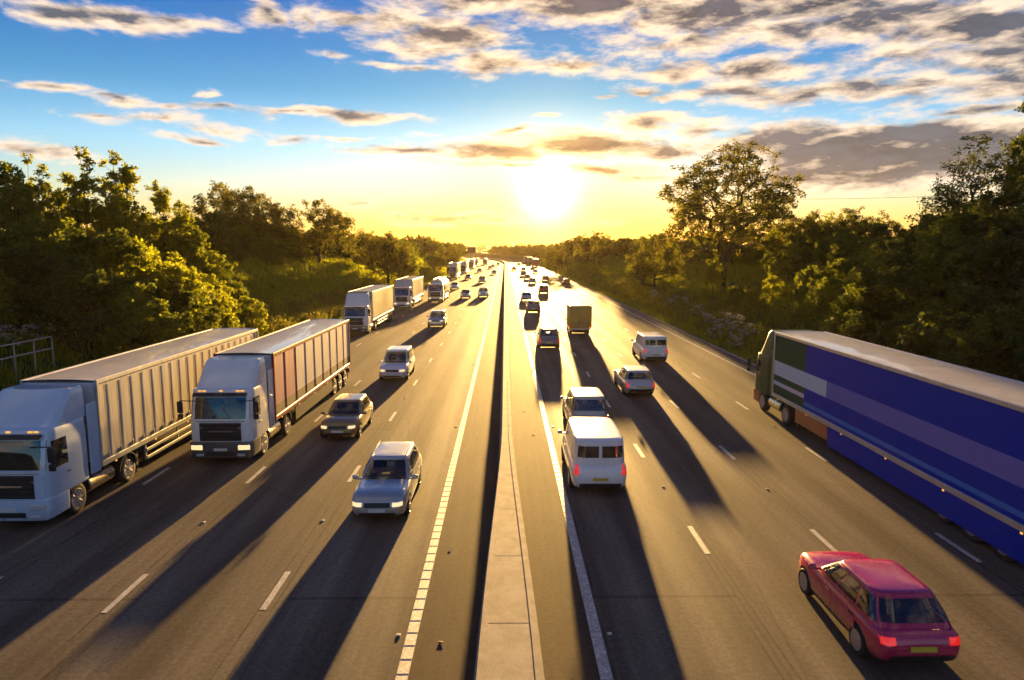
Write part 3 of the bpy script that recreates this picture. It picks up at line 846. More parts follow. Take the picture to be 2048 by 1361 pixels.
# -- grass on the verges and slopes
def grass():
    r = np.random.default_rng(13)
    P, Hs = [], []
    def field(n, s0, s1, y0, y1, h0, h1, clump):
        y = y0 + (y1 - y0) * r.random(n) ** 1.35; s = r.uniform(min(s0, s1), max(s0, s1), n)
        if clump: 
            k = vnoise(s, y, 1.1, 3) + vnoise(s, y, .5, 8) * .6; keep = r.random(n) < (.45 + .45 * k); y, s = y[keep], s[keep]
        x = s + cx(y); P.append(np.stack([x, y, ground_z(x, y) - .02], 1)); Hs.append(r.uniform(h0, h1, len(y)))
    for sd in (-1, 1):
        e = 18.6
        field(26000, sd * e, sd * 20.6, 20, 230, .15, .42, True)
        field(105000, sd * 20.2, sd * 27, 22, 240, .3, .9, True)
        field(85000, sd * 26, sd * 36, 40, 260, .3, .95, True)
        field(16000, sd * 19.5, sd * 36, 230, 420, .5, .9, False)
    P = np.concatenate(P); Hs = np.concatenate(Hs); n = len(P)
    dist = P[:, 1]
    wd = (.012 + dist * .00030) * r.uniform(.7, 1.4, n)
    th = r.uniform(0, 6.28, n); d = np.stack([np.cos(th), np.sin(th), 0 * th], 1); e_ = np.stack([-np.sin(th), np.cos(th), 0 * th], 1)
    lean = r.uniform(.05, .55, n)[:, None] * Hs[:, None]
    top = P + e_ * lean; top[:, 2] += Hs
    mid = P + e_ * lean * .3; mid[:, 2] += Hs * .55
    w = wd[:, None]
    v = np.stack([P - d * w, P + d * w, mid + d * w * .8, top, mid - d * w * .8], 1).reshape(-1, 3)
    q = np.arange(n * 5).reshape(-1, 5)
    o = link('verge_grass', np_mesh('verge_grass', v, q, M['grass'])); tag(o, 'long uneven grass covering both verges and cutting slopes', None, None, 'stuff')
    # taller seeding grass in drifts beside the road
    P = []
    for sd, y0, y1, s0, s1, n in ((-1, 60, 110, 20, 24, 3000), (1, 45, 140, 19.6, 25, 4200), (-1, 100, 230, 19.6, 24, 3000), (1, 130, 240, 19.6, 25, 2500)):
        y = r.uniform(y0, y1, n); s = r.uniform(s0, s1, n) * sd; k = vnoise(s, y, 1.6, 6); keep = r.random(n) < .5 + .6 * k; y, s = y[keep], s[keep]
        x = s + cx(y); P.append(np.stack([x, y, ground_z(x, y)], 1))
    P = np.concatenate(P); n = len(P); H_ = r.uniform(.7, 1.35, n)
    C_ = np.repeat(P, 6, 0); f = np.tile(np.linspace(.45, 1, 6), n)[:, None]
    lean = np.repeat(r.normal(0, .18, (n, 2)), 6, 0)
    C_ = C_ + np.concatenate([lean * f, np.repeat(H_, 6)[:, None] * f], 1)
    v, q = leaves(C_, .16, .06, 3, 2)
    o = link('seeding_grass', np_mesh('seeding_grass', v, q, M['straw'])); tag(o, 'tall pale seeding grass in drifts beside the kerb', None, None, 'stuff')
grass()

# -- white flowering plants
def umbel_mesh(seed):
    r = np.random.default_rng(seed); n = 22
    stems = MB(); heads = []
    fol = []
    for k in range(n):
        a, b = r.normal(0, .42, 2); h = r.uniform(.35, 1.5)
        p = [(a * .3, b * .3, 0), (a * .7, b * .7, h * .6), (a, b, h)]
        stems.tube(p, [.012, .010, .006], 4)
        for _ in range(9): heads.append((a + r.normal(0, .11), b + r.normal(0, .11), h + r.normal(0, .03)))
        for _ in range(3): fol.append((a * .5 + r.normal(0, .15), b * .5 + r.normal(0, .15), h * r.uniform(.1, .6)))
    hv, hq = leaves(np.array(heads), .06, .06, seed, 4, .7)
    fv, fq = leaves(np.array(fol), .16, .16, seed + 1, 7)
    return stems.mesh('stems', M['grass']), np_mesh('flower_heads', hv, hq, M['petal']), np_mesh('foliage', fv, fq, M['leaf_a'])
def flowers():
    ms = [umbel_mesh(1), umbel_mesh(2)]
    sp = []
    for px_, py_, d in ((1440, 655, 1), (1462, 662, 1), (1480, 650, 1), (1455, 640, 1), (1492, 672, 1), (1470, 680, 1), (1500, 660, 1), (1415, 640, 1), (1395, 625, 1), (1370, 600, 1), (1352, 598, 1), (1340, 606, 1), (1430, 668, 1), (1310, 590, 1)): sp.append((px_, py_, 'right'))
    for px_, py_ in ((12, 628), (52, 655), (90, 625)): sp.append((px_, py_, 'left'))
    for i, (px_, py_, side) in enumerate(sp):
        az, el = px2azel(px_, py_)
        # walk along the line of sight until it meets the ground
        hit = None
        for d in np.arange(20, 150, .25):
            x, y, z = d * math.sin(rad(az)), d * math.cos(rad(az)), CAM_H + d * math.tan(rad(el))
            if side == 'left' and x < -26.3: hit = (x, y); break
            if float(ground_z(x, y)) + .9 > z and abs(x) > 19.3: hit = (x, y); break
        if hit is None: continue
        x, y = hit; o = empty('flowering_plant', (x, y, float(ground_z(x, y)) - .03), R_.uniform(0, 6)); s_ = R_.uniform(.8, 1.15); o.scale = (s_, s_, s_ * 1.05)
        a, b, c = ms[i % 2]; link('stems', a, o); link('flower_heads', b, o)['kind'] = 'stuff'; link('foliage', c, o)
        tag(o, 'white flowering weed on the right slope beside the blue lorry' if side == 'right' else 'pale flowering weed in the dark thicket above the railing', 'plant', 'white flowering plants on the %s' % side)
    # weeds at the kerb, bottom left
    r = np.random.default_rng(5)
    for k, (x, y, h) in enumerate(((-20.6, 27.6, 1.0), (-20.9, 28.6, .8), (-21.2, 29.5, .9))):
        o = empty('weed', (x, y, float(ground_z(x, y)) - .02)); st = MB(); C_ = []
        for q in range(7):
            a, b = r.normal(0, .16, 2); st.tube([(a * .3, b * .3, 0), (a, b, h * r.uniform(.7, 1))], [.010, .004], 4)
            for f in (.3, .5, .7, .85, 1): C_.append((a * f, b * f, h * f * .9))
        st.build('stems', M['grass'], o); v, q = leaves(np.array(C_), .13, .07, k, 5); link('foliage', np_mesh('foliage', v, q, M['leaf_c']), o)
        tag(o, 'leggy green weed at the kerb in front of the leftmost lorry', 'weed', 'weeds at the left kerb')
flowers()

# ------------------------------------------------------------------ vehicle materials
def car_paint(name, col, metal=.0, rough=.28):
    m, t, b = principled(name)
    p = opos(t)
    d = t.mr(t.noise(p, 2.3, 5, .65), .42, .75)
    z = t.sep(p)[2]
    road = t.m('MULTIPLY', t.mr(z, .75, .25), .45)          # road film on the sills
    c = t.mix(t.m('MULTIPLY_ADD', d, .12, t.m('MULTIPLY', road, t.mr(t.noise(p, 7, 4, .7), .3, .6))), tuple(col), (.11, .095, .075))
    t.put(b.inputs['Base Color'], c); b.inputs['Metallic'].default_value = metal
    t.put(b.inputs['Roughness'], t.m('MULTIPLY_ADD', d, .15, rough)); b.inputs['Coat Weight'].default_value = 1.0; b.inputs['Coat Roughness'].default_value = .08
    return m
PAINT = {k: car_paint('paint_' + k, *v) for k, v in dict(
    white=((.84, .84, .83),), silver=((.50, .50, .50), .55, .32), grey=((.16, .165, .175), .5, .32), black=((.015, .016, .018),), red=((.42, .012, .02),),
    magenta=((.52, .008, .085), .1, .22), blue=((.03, .20, .55), .3), sky_tint_white=((.55, .68, .84),), lightblue=((.20, .42, .68), .3), darkblue=((.012, .03, .10),), gold=((.36, .25, .09), .5), green=((.03, .07, .05),), beige=((.48, .42, .33), .4)).items()}
def glass_mat(name, tint, clear):
    m = bpy.data.materials.new(name); m.use_nodes = True; nt = m.node_tree; nt.nodes.clear(); t = NT(nt)
    out = t.n('ShaderNodeOutputMaterial'); tr = t.n('ShaderNodeBsdfTransparent'); t.put(tr.inputs[0], (*tint, 1))
    gl = t.n('ShaderNodeBsdfGlossy'); gl.inputs['Roughness'].default_value = .03
    film = t.n('ShaderNodeBsdfDiffuse'); t.put(film.inputs[0], (.05, .048, .045, 1))
    d = t.mr(t.noise(opos(t), 3, 4, .6), .35, .7, clear, clear + .14)
    m1 = t.n('ShaderNodeMixShader'); t.put(m1.inputs[0], d); t.link(tr.outputs[0], m1.inputs[1]); t.link(film.outputs[0], m1.inputs[2])
    fr = t.n('ShaderNodeFresnel'); fr.inputs[0].default_value = 1.6
    m2 = t.n('ShaderNodeMixShader'); t.put(m2.inputs[0], t.m('MULTIPLY_ADD', fr.outputs[0], 1.0, .06, clamp=True)); t.link(m1.outputs[0], m2.inputs[1]); t.link(gl.outputs[0], m2.inputs[2])
    t.link(m2.outputs[0], out.inputs[0]); return m
M['glass'] = glass_mat('vehicle_glass', (.50, .54, .54), .05)
M['glass_dark'] = glass_mat('privacy_glass', (.12, .13, .13), .25)
M['seat'] = simple('seat_cloth', (.030, .030, .034), .9, 0, .2, 20)
M['tyre'] = simple('tyre_rubber', (.020, .020, .021), .85, 0, .25, 20, .004)
M['alloy'] = simple('wheel_alloy', (.42, .42, .43), .35, .8, .1, 14)
M['steel_rim'] = simple('lorry_wheel_steel', (.36, .36, .37), .45, .5, .2, 8)
M['trim'] = simple('dark_trim', (.022, .022, .024), .5, 0, .2, 10)
M['under'] = simple('chassis_black', (.022, .021, .020), .7, .1, .3, 4)
M['chrome'] = simple('polished_metal', (.62, .60, .56), .22, 1, .06, 10)
M['plate_w'] = simple('white_number_plate', (.70, .70, .66), .4, 0, .05)
M['plate_y'] = simple('yellow_number_plate', (.62, .46, .03), .4, 0, .05)
def lamp(name, col, em, strength, rough=.15):
    m, t, b = principled(name); p = opos(t)
    v = t.n('ShaderNodeTexVoronoi'); t.put(v.inputs['Vector'], p); v.inputs['Scale'].default_value = 40
    t.put(b.inputs['Base Color'], t.v('SCALE', tuple(col), scale=t.mr(v.outputs[0], 0, .8, .7, 1.1)))
    b.inputs['Roughness'].default_value = rough; t.put(b.inputs['Emission Color'], (*em, 1)); b.inputs['Emission Strength'].default_value = strength
    b.inputs['Coat Weight'].default_value = .7
    return m
M['head_off'] = lamp('headlamp', (.55, .57, .60), (1, .95, .85), 0)
M['head_on'] = lamp('lit_headlamp', (.45, .45, .44), (1, .74, .34), .20)
M['tail_off'] = lamp('tail_lamp', (.30, .008, .008), (1, .02, .01), .02)
M['tail_on'] = lamp('lit_tail_lamp', (.38, .008, .008), (1, .03, .02), .12)
M['amber'] = lamp('amber_marker', (.6, .25, .02), (1, .45, .05), .25)

def wheel_meshes(R, W, spokes=5, rim='alloy', key='wheel'):
    m = MB(); h = W / 2
    m.lathe_x([(-h + .01, R * .60), (-h, R * .68), (-h, R * .90), (-h + .025, R * .975), (-h + .05, R), (h - .05, R), (h - .025, R * .975), (h, R * .90), (h, R * .68), (h - .01, R * .60)], (0, 0, 0), 28)
    ty = m.mesh(key, M['tyre'], True, 40)
    m = MB(); r = R * .66
    m.lathe_x([(-h - .004, r), (-h - .008, r * .97), (-h + .012, r * .92), (-h + .05, r * .88), (-h + .06, 0.01)], (0, 0, 0), 28)
    m.lathe_x([(-h - .002, r * .22), (-h - .012, r * .20), (-h - .016, .005)], (0, 0, 0), 12)
    for k in range(spokes):
        a = 2 * math.pi * k / spokes
        m.box((-h + .004, math.cos(a) * r * .55, math.sin(a) * r * .55), (.025, r * .78, r * (.26 if spokes < 8 else .16)), (a, 0, 0), .008)
    return ty, m.mesh('rim', M[rim], True, 35)
WHEEL = {'car': wheel_meshes(.325, .215), 'suv': wheel_meshes(.355, .235), 'lorry': wheel_meshes(.50, .30, 10, 'steel_rim')}
def add_wheel(root, kind, x, y, outer, name='wheel'):
    ty, rm = WHEEL[kind]; R = {'car': .325, 'suv': .355, 'lorry': .50}[kind]
    o = link(name, ty, root); o.location = (x, y, R); o.rotation_euler = (0, 0, 0 if outer < 0 else math.pi)
    link('rim', rm, o); return o

# ------------------------------------------------------------------ cars (front towards +y, origin under the middle)
def smooth_interp(xs, ys, q):
    xs, ys = np.array(xs, float), np.array(ys, float); d = np.diff(ys) / np.diff(xs); mm = np.zeros(len(xs))
    mm[1:-1] = np.where(d[:-1] * d[1:] > 0, 2 * d[:-1] * d[1:] / (d[:-1] + d[1:] + 1e-12), 0); mm[0], mm[-1] = d[0], d[-1]
    i = np.clip(np.searchsorted(xs, q) - 1, 0, len(xs) - 2); h = xs[i + 1] - xs[i]; t = (q - xs[i]) / h
    return (1 + 2 * t) * (1 - t) ** 2 * ys[i] + t * (1 - t) ** 2 * h * mm[i] + t * t * (3 - 2 * t) * ys[i + 1] + t * t * (t - 1) * h * mm[i + 1]

CARS = {
    'hatch':  dict(L=4.15, W=1.77, H=1.47, belt=.95, yb=(-1.93, .98), yt=(-1.42, .22), wb=2.55, tail=.93, nose=.77, bonnet=.95, wt=.71),
    'saloon': dict(L=4.70, W=1.82, H=1.44, belt=.95, yb=(-1.72, .98), yt=(-.95, .12), wb=2.75, tail=.98, nose=.75, bonnet=.93, wt=.70, boot=True),
    'estate': dict(L=4.70, W=1.82, H=1.49, belt=.96, yb=(-2.24, .98), yt=(-1.85, .15), wb=2.75, tail=.95, nose=.76, bonnet=.94, wt=.71, rails=True),
    'suv':    dict(L=4.50, W=1.88, H=1.70, belt=1.10, yb=(-2.12, 1.0), yt=(-1.80, .35), wb=2.66, tail=1.05, nose=.90, bonnet=1.08, wt=.74, rails=True, wheel='suv'),
    'van':    dict(L=5.10, W=1.98, H=2.00, belt=1.18, yb=(-2.47, 1.72), yt=(-2.40, .92), wb=3.0, tail=1.16, nose=.92, bonnet=1.15, wt=.86, panel=True, wheel='suv'),
    'mpv':    dict(L=4.75, W=1.88, H=1.78, belt=1.04, yb=(-2.26, 1.30), yt=(-2.0, .38), wb=2.8, tail=1.0, nose=.84, bonnet=1.03, wt=.76, wheel='suv'),
}

def car_proto(kind, name='car', rear_lit=False, head_lit=False, detail=True):
    s = CARS[kind]; L, W, H = s['L'], s['W'], s['H']; hl, hw = L / 2, W / 2; belt = s['belt']; wk = s.get('wheel', 'car'); R = .325 if wk == 'car' else .355
    root = empty(name)
    ys = np.array([-hl, -hl + .02, -hl + .07, -hl + .16, -hl + .32, -hl + .6, -hl + 1.0, -hl + 1.5, -.6, -.2, .2, .6, 1.0, hl - 1.1, hl - .8, hl - .5, hl - .3, hl - .15, hl - .06, hl - .015, hl])
    ys = np.unique(np.round(ys, 3))
    top_k = [(-hl, s['tail'] - .30), (-hl + .04, s['tail'] - .16), (-hl + .14, s['tail']), (s['yb'][0] + .25, belt), (0, belt), (s['yb'][1], belt - .01), (s['yb'][1] + .12, s['bonnet']), (hl - .45, s['nose'] + .16), (hl - .16, s['nose'] + .05), (hl - .05, s['nose'] - .04), (hl, s['nose'] - .16)]
    if s.get('boot'): top_k[3] = (s['yb'][0] + .05, s['tail'] + .01)
    bot_k = [(-hl, .46), (-hl + .1, .34), (-hl + .5, .24), (0, .20), (hl - .5, .21), (hl - .1, .27), (hl, .36)]
    wid_k = [(-hl, .76), (-hl + .05, .86), (-hl + .2, .94), (-hl + .8, .99), (0, 1.0), (hl - .9, .99), (hl - .35, .93), (hl - .1, .82), (hl, .70)]
    top = smooth_interp(*zip(*top_k), ys); bot = smooth_interp(*zip(*bot_k), ys); wid = smooth_interp(*zip(*wid_k), ys) * hw
    sec = [(0, 0), (.80, 0), (.92, .06), (.965, .22), (.985, .42), (1.0, .58), (.985, .72), (.955, .86), (.90, .95), (.80, 1.0), (.45, 1.03), (0, 1.04)]
    def body_x(y, z):
        b_, t_, w_ = (float(np.interp(y, ys, q)) for q in (bot, top, wid)); f = (z - b_) / (t_ - b_)
        return w_ * float(np.interp(f, [q[1] for q in sec[1:-1]], [q[0] for q in sec[1:-1]]))
    rings = []
    for y, t_, b_, w_ in zip(ys, top, bot, wid):
        r_ = [(w_ * a, y, b_ + (t_ - b_) * f) for a, f in sec] + [(-w_ * a, y, b_ + (t_ - b_) * f) for a, f in sec[-2:0:-1]]
        rings.append(r_)
    m = MB(); m.loft(rings); body_me = m.mesh('body', PAINT['silver'], True, 38)
    # wheel arches are cut out of the body
    body = link('body', body_me, root)
    ay = (s['wb'] / 2 + .08, -s['wb'] / 2 + .08)
    mm = MB()
    for y in ay:
        for sd in (-1, 1):
            n = 24; a = [(sd * (hw - .36), y + (R + .055) * math.cos(q), R + (R + .055) * math.sin(q)) for q in np.linspace(0, 2 * math.pi, n, endpoint=False)]
            mm.loft([a, [(sd * (hw + .2), p[1], p[2]) for p in a]])
    cut = mm.build('arch_cutter', M['under'])
    md = body.modifiers.new('arch', 'BOOLEAN'); md.object = cut; md.operation = 'DIFFERENCE'; md.solver = 'EXACT'
    dg = bpy.context.evaluated_depsgraph_get(); ev = body.evaluated_get(dg)
    nm = bpy.data.meshes.new_from_object(ev); body.modifiers.clear()
    if len(nm.polygons) > 100:
        nm.polygons.foreach_set('use_smooth', [True] * len(nm.polygons)); nm.set_sharp_from_angle(angle=rad(38)); body.data = nm; nm.name = 'body'
    bpy.data.objects.remove(cut)
    # cabin
    yb0, yb1 = s['yb']; yt0, yt1 = s['yt']; wb_ = hw * .925; wt_ = hw * s['wt'] / .925 * .93
    z0 = belt - .05; n_ = 7.0
    def S_par(t):
        e = t ** 1.5
        return (yb0 + (yt0 - yb0) * t, yb1 + (yt1 - yb1) * t, wb_ + (wt_ - wb_) * e, z0 + (H - .05 - z0) * t)
    def S_side(y, t, sd, off=0):
        a, b, w, z = S_par(t); c = (a + b) / 2; h = (b - a) / 2; q = min(abs((y - c) / h), .999)
        return (sd * (w * (1 - q ** n_) ** (1 / n_) + off), y, z)
    def S_end(p, t, front, off=0):
        a, b, w, z = S_par(t); c = (a + b) / 2; h = (b - a) / 2
        yy = h * (1 - min(abs(p), .999) ** n_) ** (1 / n_)
        return (w * p, c + (yy + off) if front else c - (yy + off), z + off * .4)
    cuts = [(.05, .30), (.33, .62), (.645, .945)] if not s.get('boot') else [(.07, .16), (.20, .58), (.605, .945)]
    if s.get('panel'): cuts = [(.74, .955)]
    tf_s, tf_f = (.20, .90), (.10, .95)
    tf_r = (.30, .78) if s.get('panel') else ((.12, .92) if s.get('boot') else (.26, .92))
    rear_p = [(-.86, -.06), (.06, .86)] if s.get('panel') else [(-.88, .88)]
    e_ = .004
    sq = sorted(set(round(q, 4) for q in [-.985, -.95, .95, .985, 0] + list(np.linspace(-.9, .9, 13)) + [2 * u - 1 + k for c_ in cuts for u, k in zip(c_, (e_, -e_))]))
    fp = sorted(set([-.985, -.95, .95, .985] + [round(q, 3) for q in np.linspace(-.9, .9, 9)] + [q + k for c_ in rear_p for q, k in zip(c_, (.004, -.004))] + [-.926, .926]))
    f_ = lambda q: (1 - abs(q) ** n_) ** (1 / n_)
    slots = [('R', q) for q in sq if abs(q) <= .95] + [('F', q) for q in reversed(fp) if abs(q) <= .95] + [('L', q) for q in reversed(sq) if abs(q) <= .95] + [('B', q) for q in fp if abs(q) <= .95]
    def ring(t, k=1.0, dz=0.0):
        a, b, w, z = S_par(t); c = (a + b) / 2; h = (b - a) / 2; r_ = []
        for sd_, q in slots:
            if sd_ in 'RL': x_, y_ = f_(q) * (1 if sd_ == 'R' else -1), q
            else: x_, y_ = q, f_(q) * (1 if sd_ == 'F' else -1)
            r_.append((w * k * x_, c + h * k * y_, z + dz))
        return r_
    tl_ = sorted(set((0, .10 + e_, .20 + e_, .35, .5, .65, .8, .90 - e_, .95 - e_, 1.0) + (tf_r[0] + e_, tf_r[1] - e_)))
    m = MB(); rgs = [ring(t) for t in tl_] + [ring(1, .985, .022), ring(1, .95, .036), ring(1, .8, .046), ring(1, .5, .052), ring(1, .2, .054)]
    nS = len(slots); vs = [p for r_ in rgs for p in r_]; fs = []
    for i in range(len(rgs) - 1):
        for j in range(nS):
            k = (j + 1) % nS
            if i < len(tl_) - 1 and slots[j][0] == slots[k][0]:
                tm = (tl_[i] + tl_[i + 1]) / 2; sd_ = slots[j][0]; qm = (slots[j][1] + slots[k][1]) / 2
                if sd_ in 'RL' and tf_s[0] < tm < tf_s[1] and any(2 * c_[0] - 1 < qm < 2 * c_[1] - 1 for c_ in cuts): continue
                if sd_ == 'F' and tf_f[0] < tm < tf_f[1] and abs(qm) < .93: continue
                if sd_ == 'B' and tf_r[0] < tm < tf_r[1] and any(c_[0] < qm < c_[1] for c_ in rear_p): continue
            fs.append((i * nS + j, i * nS + k, (i + 1) * nS + k, (i + 1) * nS + j))
    fs.append(tuple((len(rgs) - 1) * nS + j for j in range(nS)))
    m.add(vs, fs)
    m.build('roof', PAINT['silver'], root, True, 40)
    # what shows through the windows
    ysb = yb1 - 1.35
    for sd in (-1, 1):
        m = MB(); m.box((sd * W * .20, ysb, belt - .02), (.46, .12, .56), (.22, 0, 0), .05, 2); m.box((sd * W * .20, ysb - .09, belt + .33), (.26, .10, .18), (.15, 0, 0), .04, 2); m.build('seat', M['seat'], root)
    if not s.get('panel'):
        m = MB(); m.box((0, max(ysb - .95, yb0 + .45), belt - .06), (W * .70, .12, .44), (.2, 0, 0), .05, 2)
        for sd in (-1, 1): m.box((sd * W * .20, max(ysb - .95, yb0 + .45) - .08, belt + .20), (.24, .09, .14), None, .04, 2)
        m.build('rear_seat', M['seat'], root)
    m = MB(); m.box((0, yb1 - .52, belt - .02), (W * .80, .40, .14), None, .05, 2); m.build('dashboard', M['trim'], root)
    m = MB(); cxs = -W * .20; m.tube([(cxs + .18 * math.cos(q), yb1 - .84 + .07 * math.sin(q), belt + .03 + .17 * math.sin(q)) for q in np.linspace(0, 2 * math.pi, 17)], .016, 5, False); m.build('steering_wheel', M['trim'], root)
    # wipers on the windscreen
    for p in (-.55, .05):
        m = MB(); m.tube([S_end(p, .06, True, .02), S_end(p + .20, .16, True, .022), S_end(p + .46, .14, True, .022)], .009, 4); m.build('wiper', M['black'], root)
    def grid_side(yf, tf, sd, off, nu=7, nv=5):
        rows = []
        for i in range(nv):
            v = i / (nv - 1); t = tf[0] + (tf[1] - tf[0]) * v
            a = yf[0] + (yf[2] - yf[0]) * v; b = yf[1] + (yf[3] - yf[1]) * v
            rows.append([S_side(a + (b - a) * j / (nu - 1), t, sd, off) for j in range(nu)])
        return rows
    def grid_end(pf, tf, front, off, nu=13, nv=6):
        return [[S_end(pf[0] + (pf[1] - pf[0]) * j / (nu - 1), tf[0] + (tf[1] - tf[0]) * i / (nv - 1), front, off) for j in range(nu)] for i in range(nv)]
    m = MB(); m.patch(grid_end((-.93, .93), (.10, .95), True, .008)); m.build('windscreen', M['glass'], root, True, 60)
    if not s.get('panel'):
        m = MB(); m.patch(grid_end((-.88, .88), (.26 if not s.get('boot') else .12, .92), False, .008)); m.build('rear_window', M['glass'], root, True, 60)
    else:
        for p in ((-.86, -.06), (.06, .86)):
            m = MB(); m.patch(grid_end(p, (.30, .78), False, .010, 5)); m.build('rear_window', M['glass_dark'], root, True, 60)
    fl = lambda t, u: (yb0 + (yt0 - yb0) * t) + ((yb1 + (yt1 - yb1) * t) - (yb0 + (yt0 - yb0) * t)) * u
    for sd in (-1, 1):
        for (a, b) in cuts:
            t0, t1 = .20, .90
            m = MB(); m.patch(grid_side((fl(t0, a), fl(t0, b), fl(t1, a), fl(t1, b)), (t0, t1), sd, .007)); m.build('side_window', M['glass'], root, True, 60)
    # doors, a little proud of the flanks
    if detail:
        spans = [(-.02, .98), (-1.08, -.05)] if not s.get('panel') else [(.35, 1.35)]
        for sd in (-1, 1):
            for (a, b) in spans:
                rows = []
                for i in range(6):
                    z = .36 + (belt - .06 - .36) * i / 5; rows.append([(sd * (body_x(y, z) + .001), y, z) for y in np.linspace(a, b, 6)])
                m = MB(); m.slab(rows if sd > 0 else [r[::-1] for r in rows], .006); d_ = m.build('door', PAINT['silver'], root, True, 50)
                m = MB(); m.box((sd * (body_x(a + .15, belt - .16) + .02), a + .16, belt - .17), (.03, .18, .03), None, .010); m.build('door_handle', M['trim'], d_)
            # sill strip
            rows = [[(sd * (body_x(y, z) + .004), y, z) for y in np.linspace(-s['wb'] / 2 + .52, s['wb'] / 2 - .36, 7)] for z in (.25, .30, .345)]
            m = MB(); m.slab(rows if sd > 0 else [r[::-1] for r in rows], .005); m.build('sill', M['trim'], root, True, 50)
    # front and rear faces
    def face(name, x0, x1, za, zb, front, mat, off=.012, nu=9, depth=.02):
        rows = []
        for i in range(3):
            z = za + (zb - za) * i / 2; row = []
            for x in np.linspace(x0, x1, nu):
                # walk in from the end until the body is at least this wide and this high
                yy = hl
                for d in np.arange(0, .9, .01):
                    y = (hl - d) if front else (-hl + d)
                    if float(np.interp(y, ys, top)) >= z - .005 and float(np.interp(y, ys, bot)) <= z + .005 and body_x(y, z) >= abs(x) - .004: yy = d; break
                y = (hl - yy + off) if front else (-hl + yy - off); row.append((x, y, z))
            rows.append(row)
        m = MB(); m.slab(rows[::-1] if front else rows, .004); return m.build(name, mat, root, True, 50)
    nz = s['nose']
    face('grille', -.40, .40, nz - .20, nz - .06, True, M['trim'])
    face('lower_grille', -.56, .56, .31, .39, True, M['trim'])
    for sd in (-1, 1):
        a, b = sorted((sd * .47, sd * hw * .85)); face('headlight', a, b, nz - .17, nz - .05, True, M['head_on'] if head_lit else M['head_off'], .016)
        tl = s['tail']
        if s.get('panel') or kind in ('suv', 'mpv', 'estate'): a, b = sorted((sd * hw * .74, sd * hw * .90)); zz = (tl - .36, tl - .04)
        else: a, b = sorted((sd * hw * .60, sd * hw * .90)); zz = (tl - .22, tl - .08)
        face('tail_light', a, b, *zz, False, M['tail_on'] if rear_lit else M['tail_off'], .016, 6)
    face('front_plate', -.26, .26, .42, .52, True, M['plate_w'], .03, 3)
    face('rear_plate', -.26, .26, .60, .70, False, M['plate_y'], .03, 3)
    face('boot_lid', -hw * .57, hw * .57, .545, tl - .035, False, PAINT['silver'], .004, 9)
    face('rear_bumper', -hw * .72, hw * .72, .36, .50, False, M['trim'], .014)
    for sd in (-1, 1):
        m = MB(); m.box((sd * (hw + .07), s['yb'][1] - .22, belt + .05), (.20, .12, .14), (0, 0, sd * -.15), .045, 2); m.box((sd * (hw - .06), s['yb'][1] - .20, belt + .0), (.20, .09, .05), None, .015); mo = m.build('wing_mirror', PAINT['silver'], root)
        m = MB(); m.box((sd * (hw + .07), s['yb'][1] - .285, belt + .05), (.16, .012, .10), (0, 0, sd * -.15), .004); m.build('mirror_glass', M['chrome'], mo)
    if s.get('rails'):
        for sd in (-1, 1):
            x = sd * (wt_ - .06); m = MB(); m.tube([(x, yt0 + .05, H - .01), (x, yt0 + .12, H + .035), (x, yt1 - .12, H + .035), (x, yt1 - .02, H - .01)], .016, 6); m.build('roof_rail', M['chrome'], root)
    m = MB(); m.box((0, 0, .30), (W * .74, L * .86, .14)); m.build('underbody', M['under'], root)
    for y in ay:
        for sd in (-1, 1): add_wheel(root, wk, sd * (hw - .125), y, sd)
    return root

PAINTED = ('body', 'roof', 'door', 'wing_mirror', 'boot_lid')
def paint_tree(o, mat, lamps=None):
    for ch in o.children_recursive:
        b = ch.name.split('.')[0]
        if b in PAINTED: ch.material_slots[0].link = 'OBJECT'; ch.material_slots[0].material = mat
        if lamps and b in lamps: ch.material_slots[0].link = 'OBJECT'; ch.material_slots[0].material = lamps[b]

CAR_PROTO = {}
SMALL_SKIP = ('door', 'sill', 'front_plate', 'rear_bumper', 'mirror_glass', 'lower_grille', 'roof_rail')
LANES = {1: 3.85, 2: 7.5, 3: 11.1, 4: 14.85}
def road_xy(s, d): return s + float(cx(d)), d
def dist_at(py):
    """how far along the road the ground is that the photograph shows at this height in the frame"""
    az, el = px2azel(1010, py); return CAM_H / math.tan(rad(-el))
def put_car(kind, colour, s, d, label, away, group, lamps=None, small=False, cat='car', name='car'):
    """s metres from the barrier line, nearest end d metres from the bridge"""
    L = CARS[kind]['L']
    if kind not in CAR_PROTO:
        o = car_proto(kind); CAR_PROTO[kind] = o
    else:
        o = copy_tree(CAR_PROTO[kind], None, ())
        o.name = name
    o.name = name
    yc = d + L / 2; x, y = road_xy(s, yc)
    head = -math.atan((float(cx(yc + 5)) - float(cx(yc - 5))) / 10)
    o.location = (x, y, .002); o.rotation_euler = (0, 0, head * -1 * -1 if away else math.pi + head)
    o.pop('group') if 'group' in o else None
    tag(o, label, cat, group); paint_tree(o, PAINT[colour], lamps); 
    return o

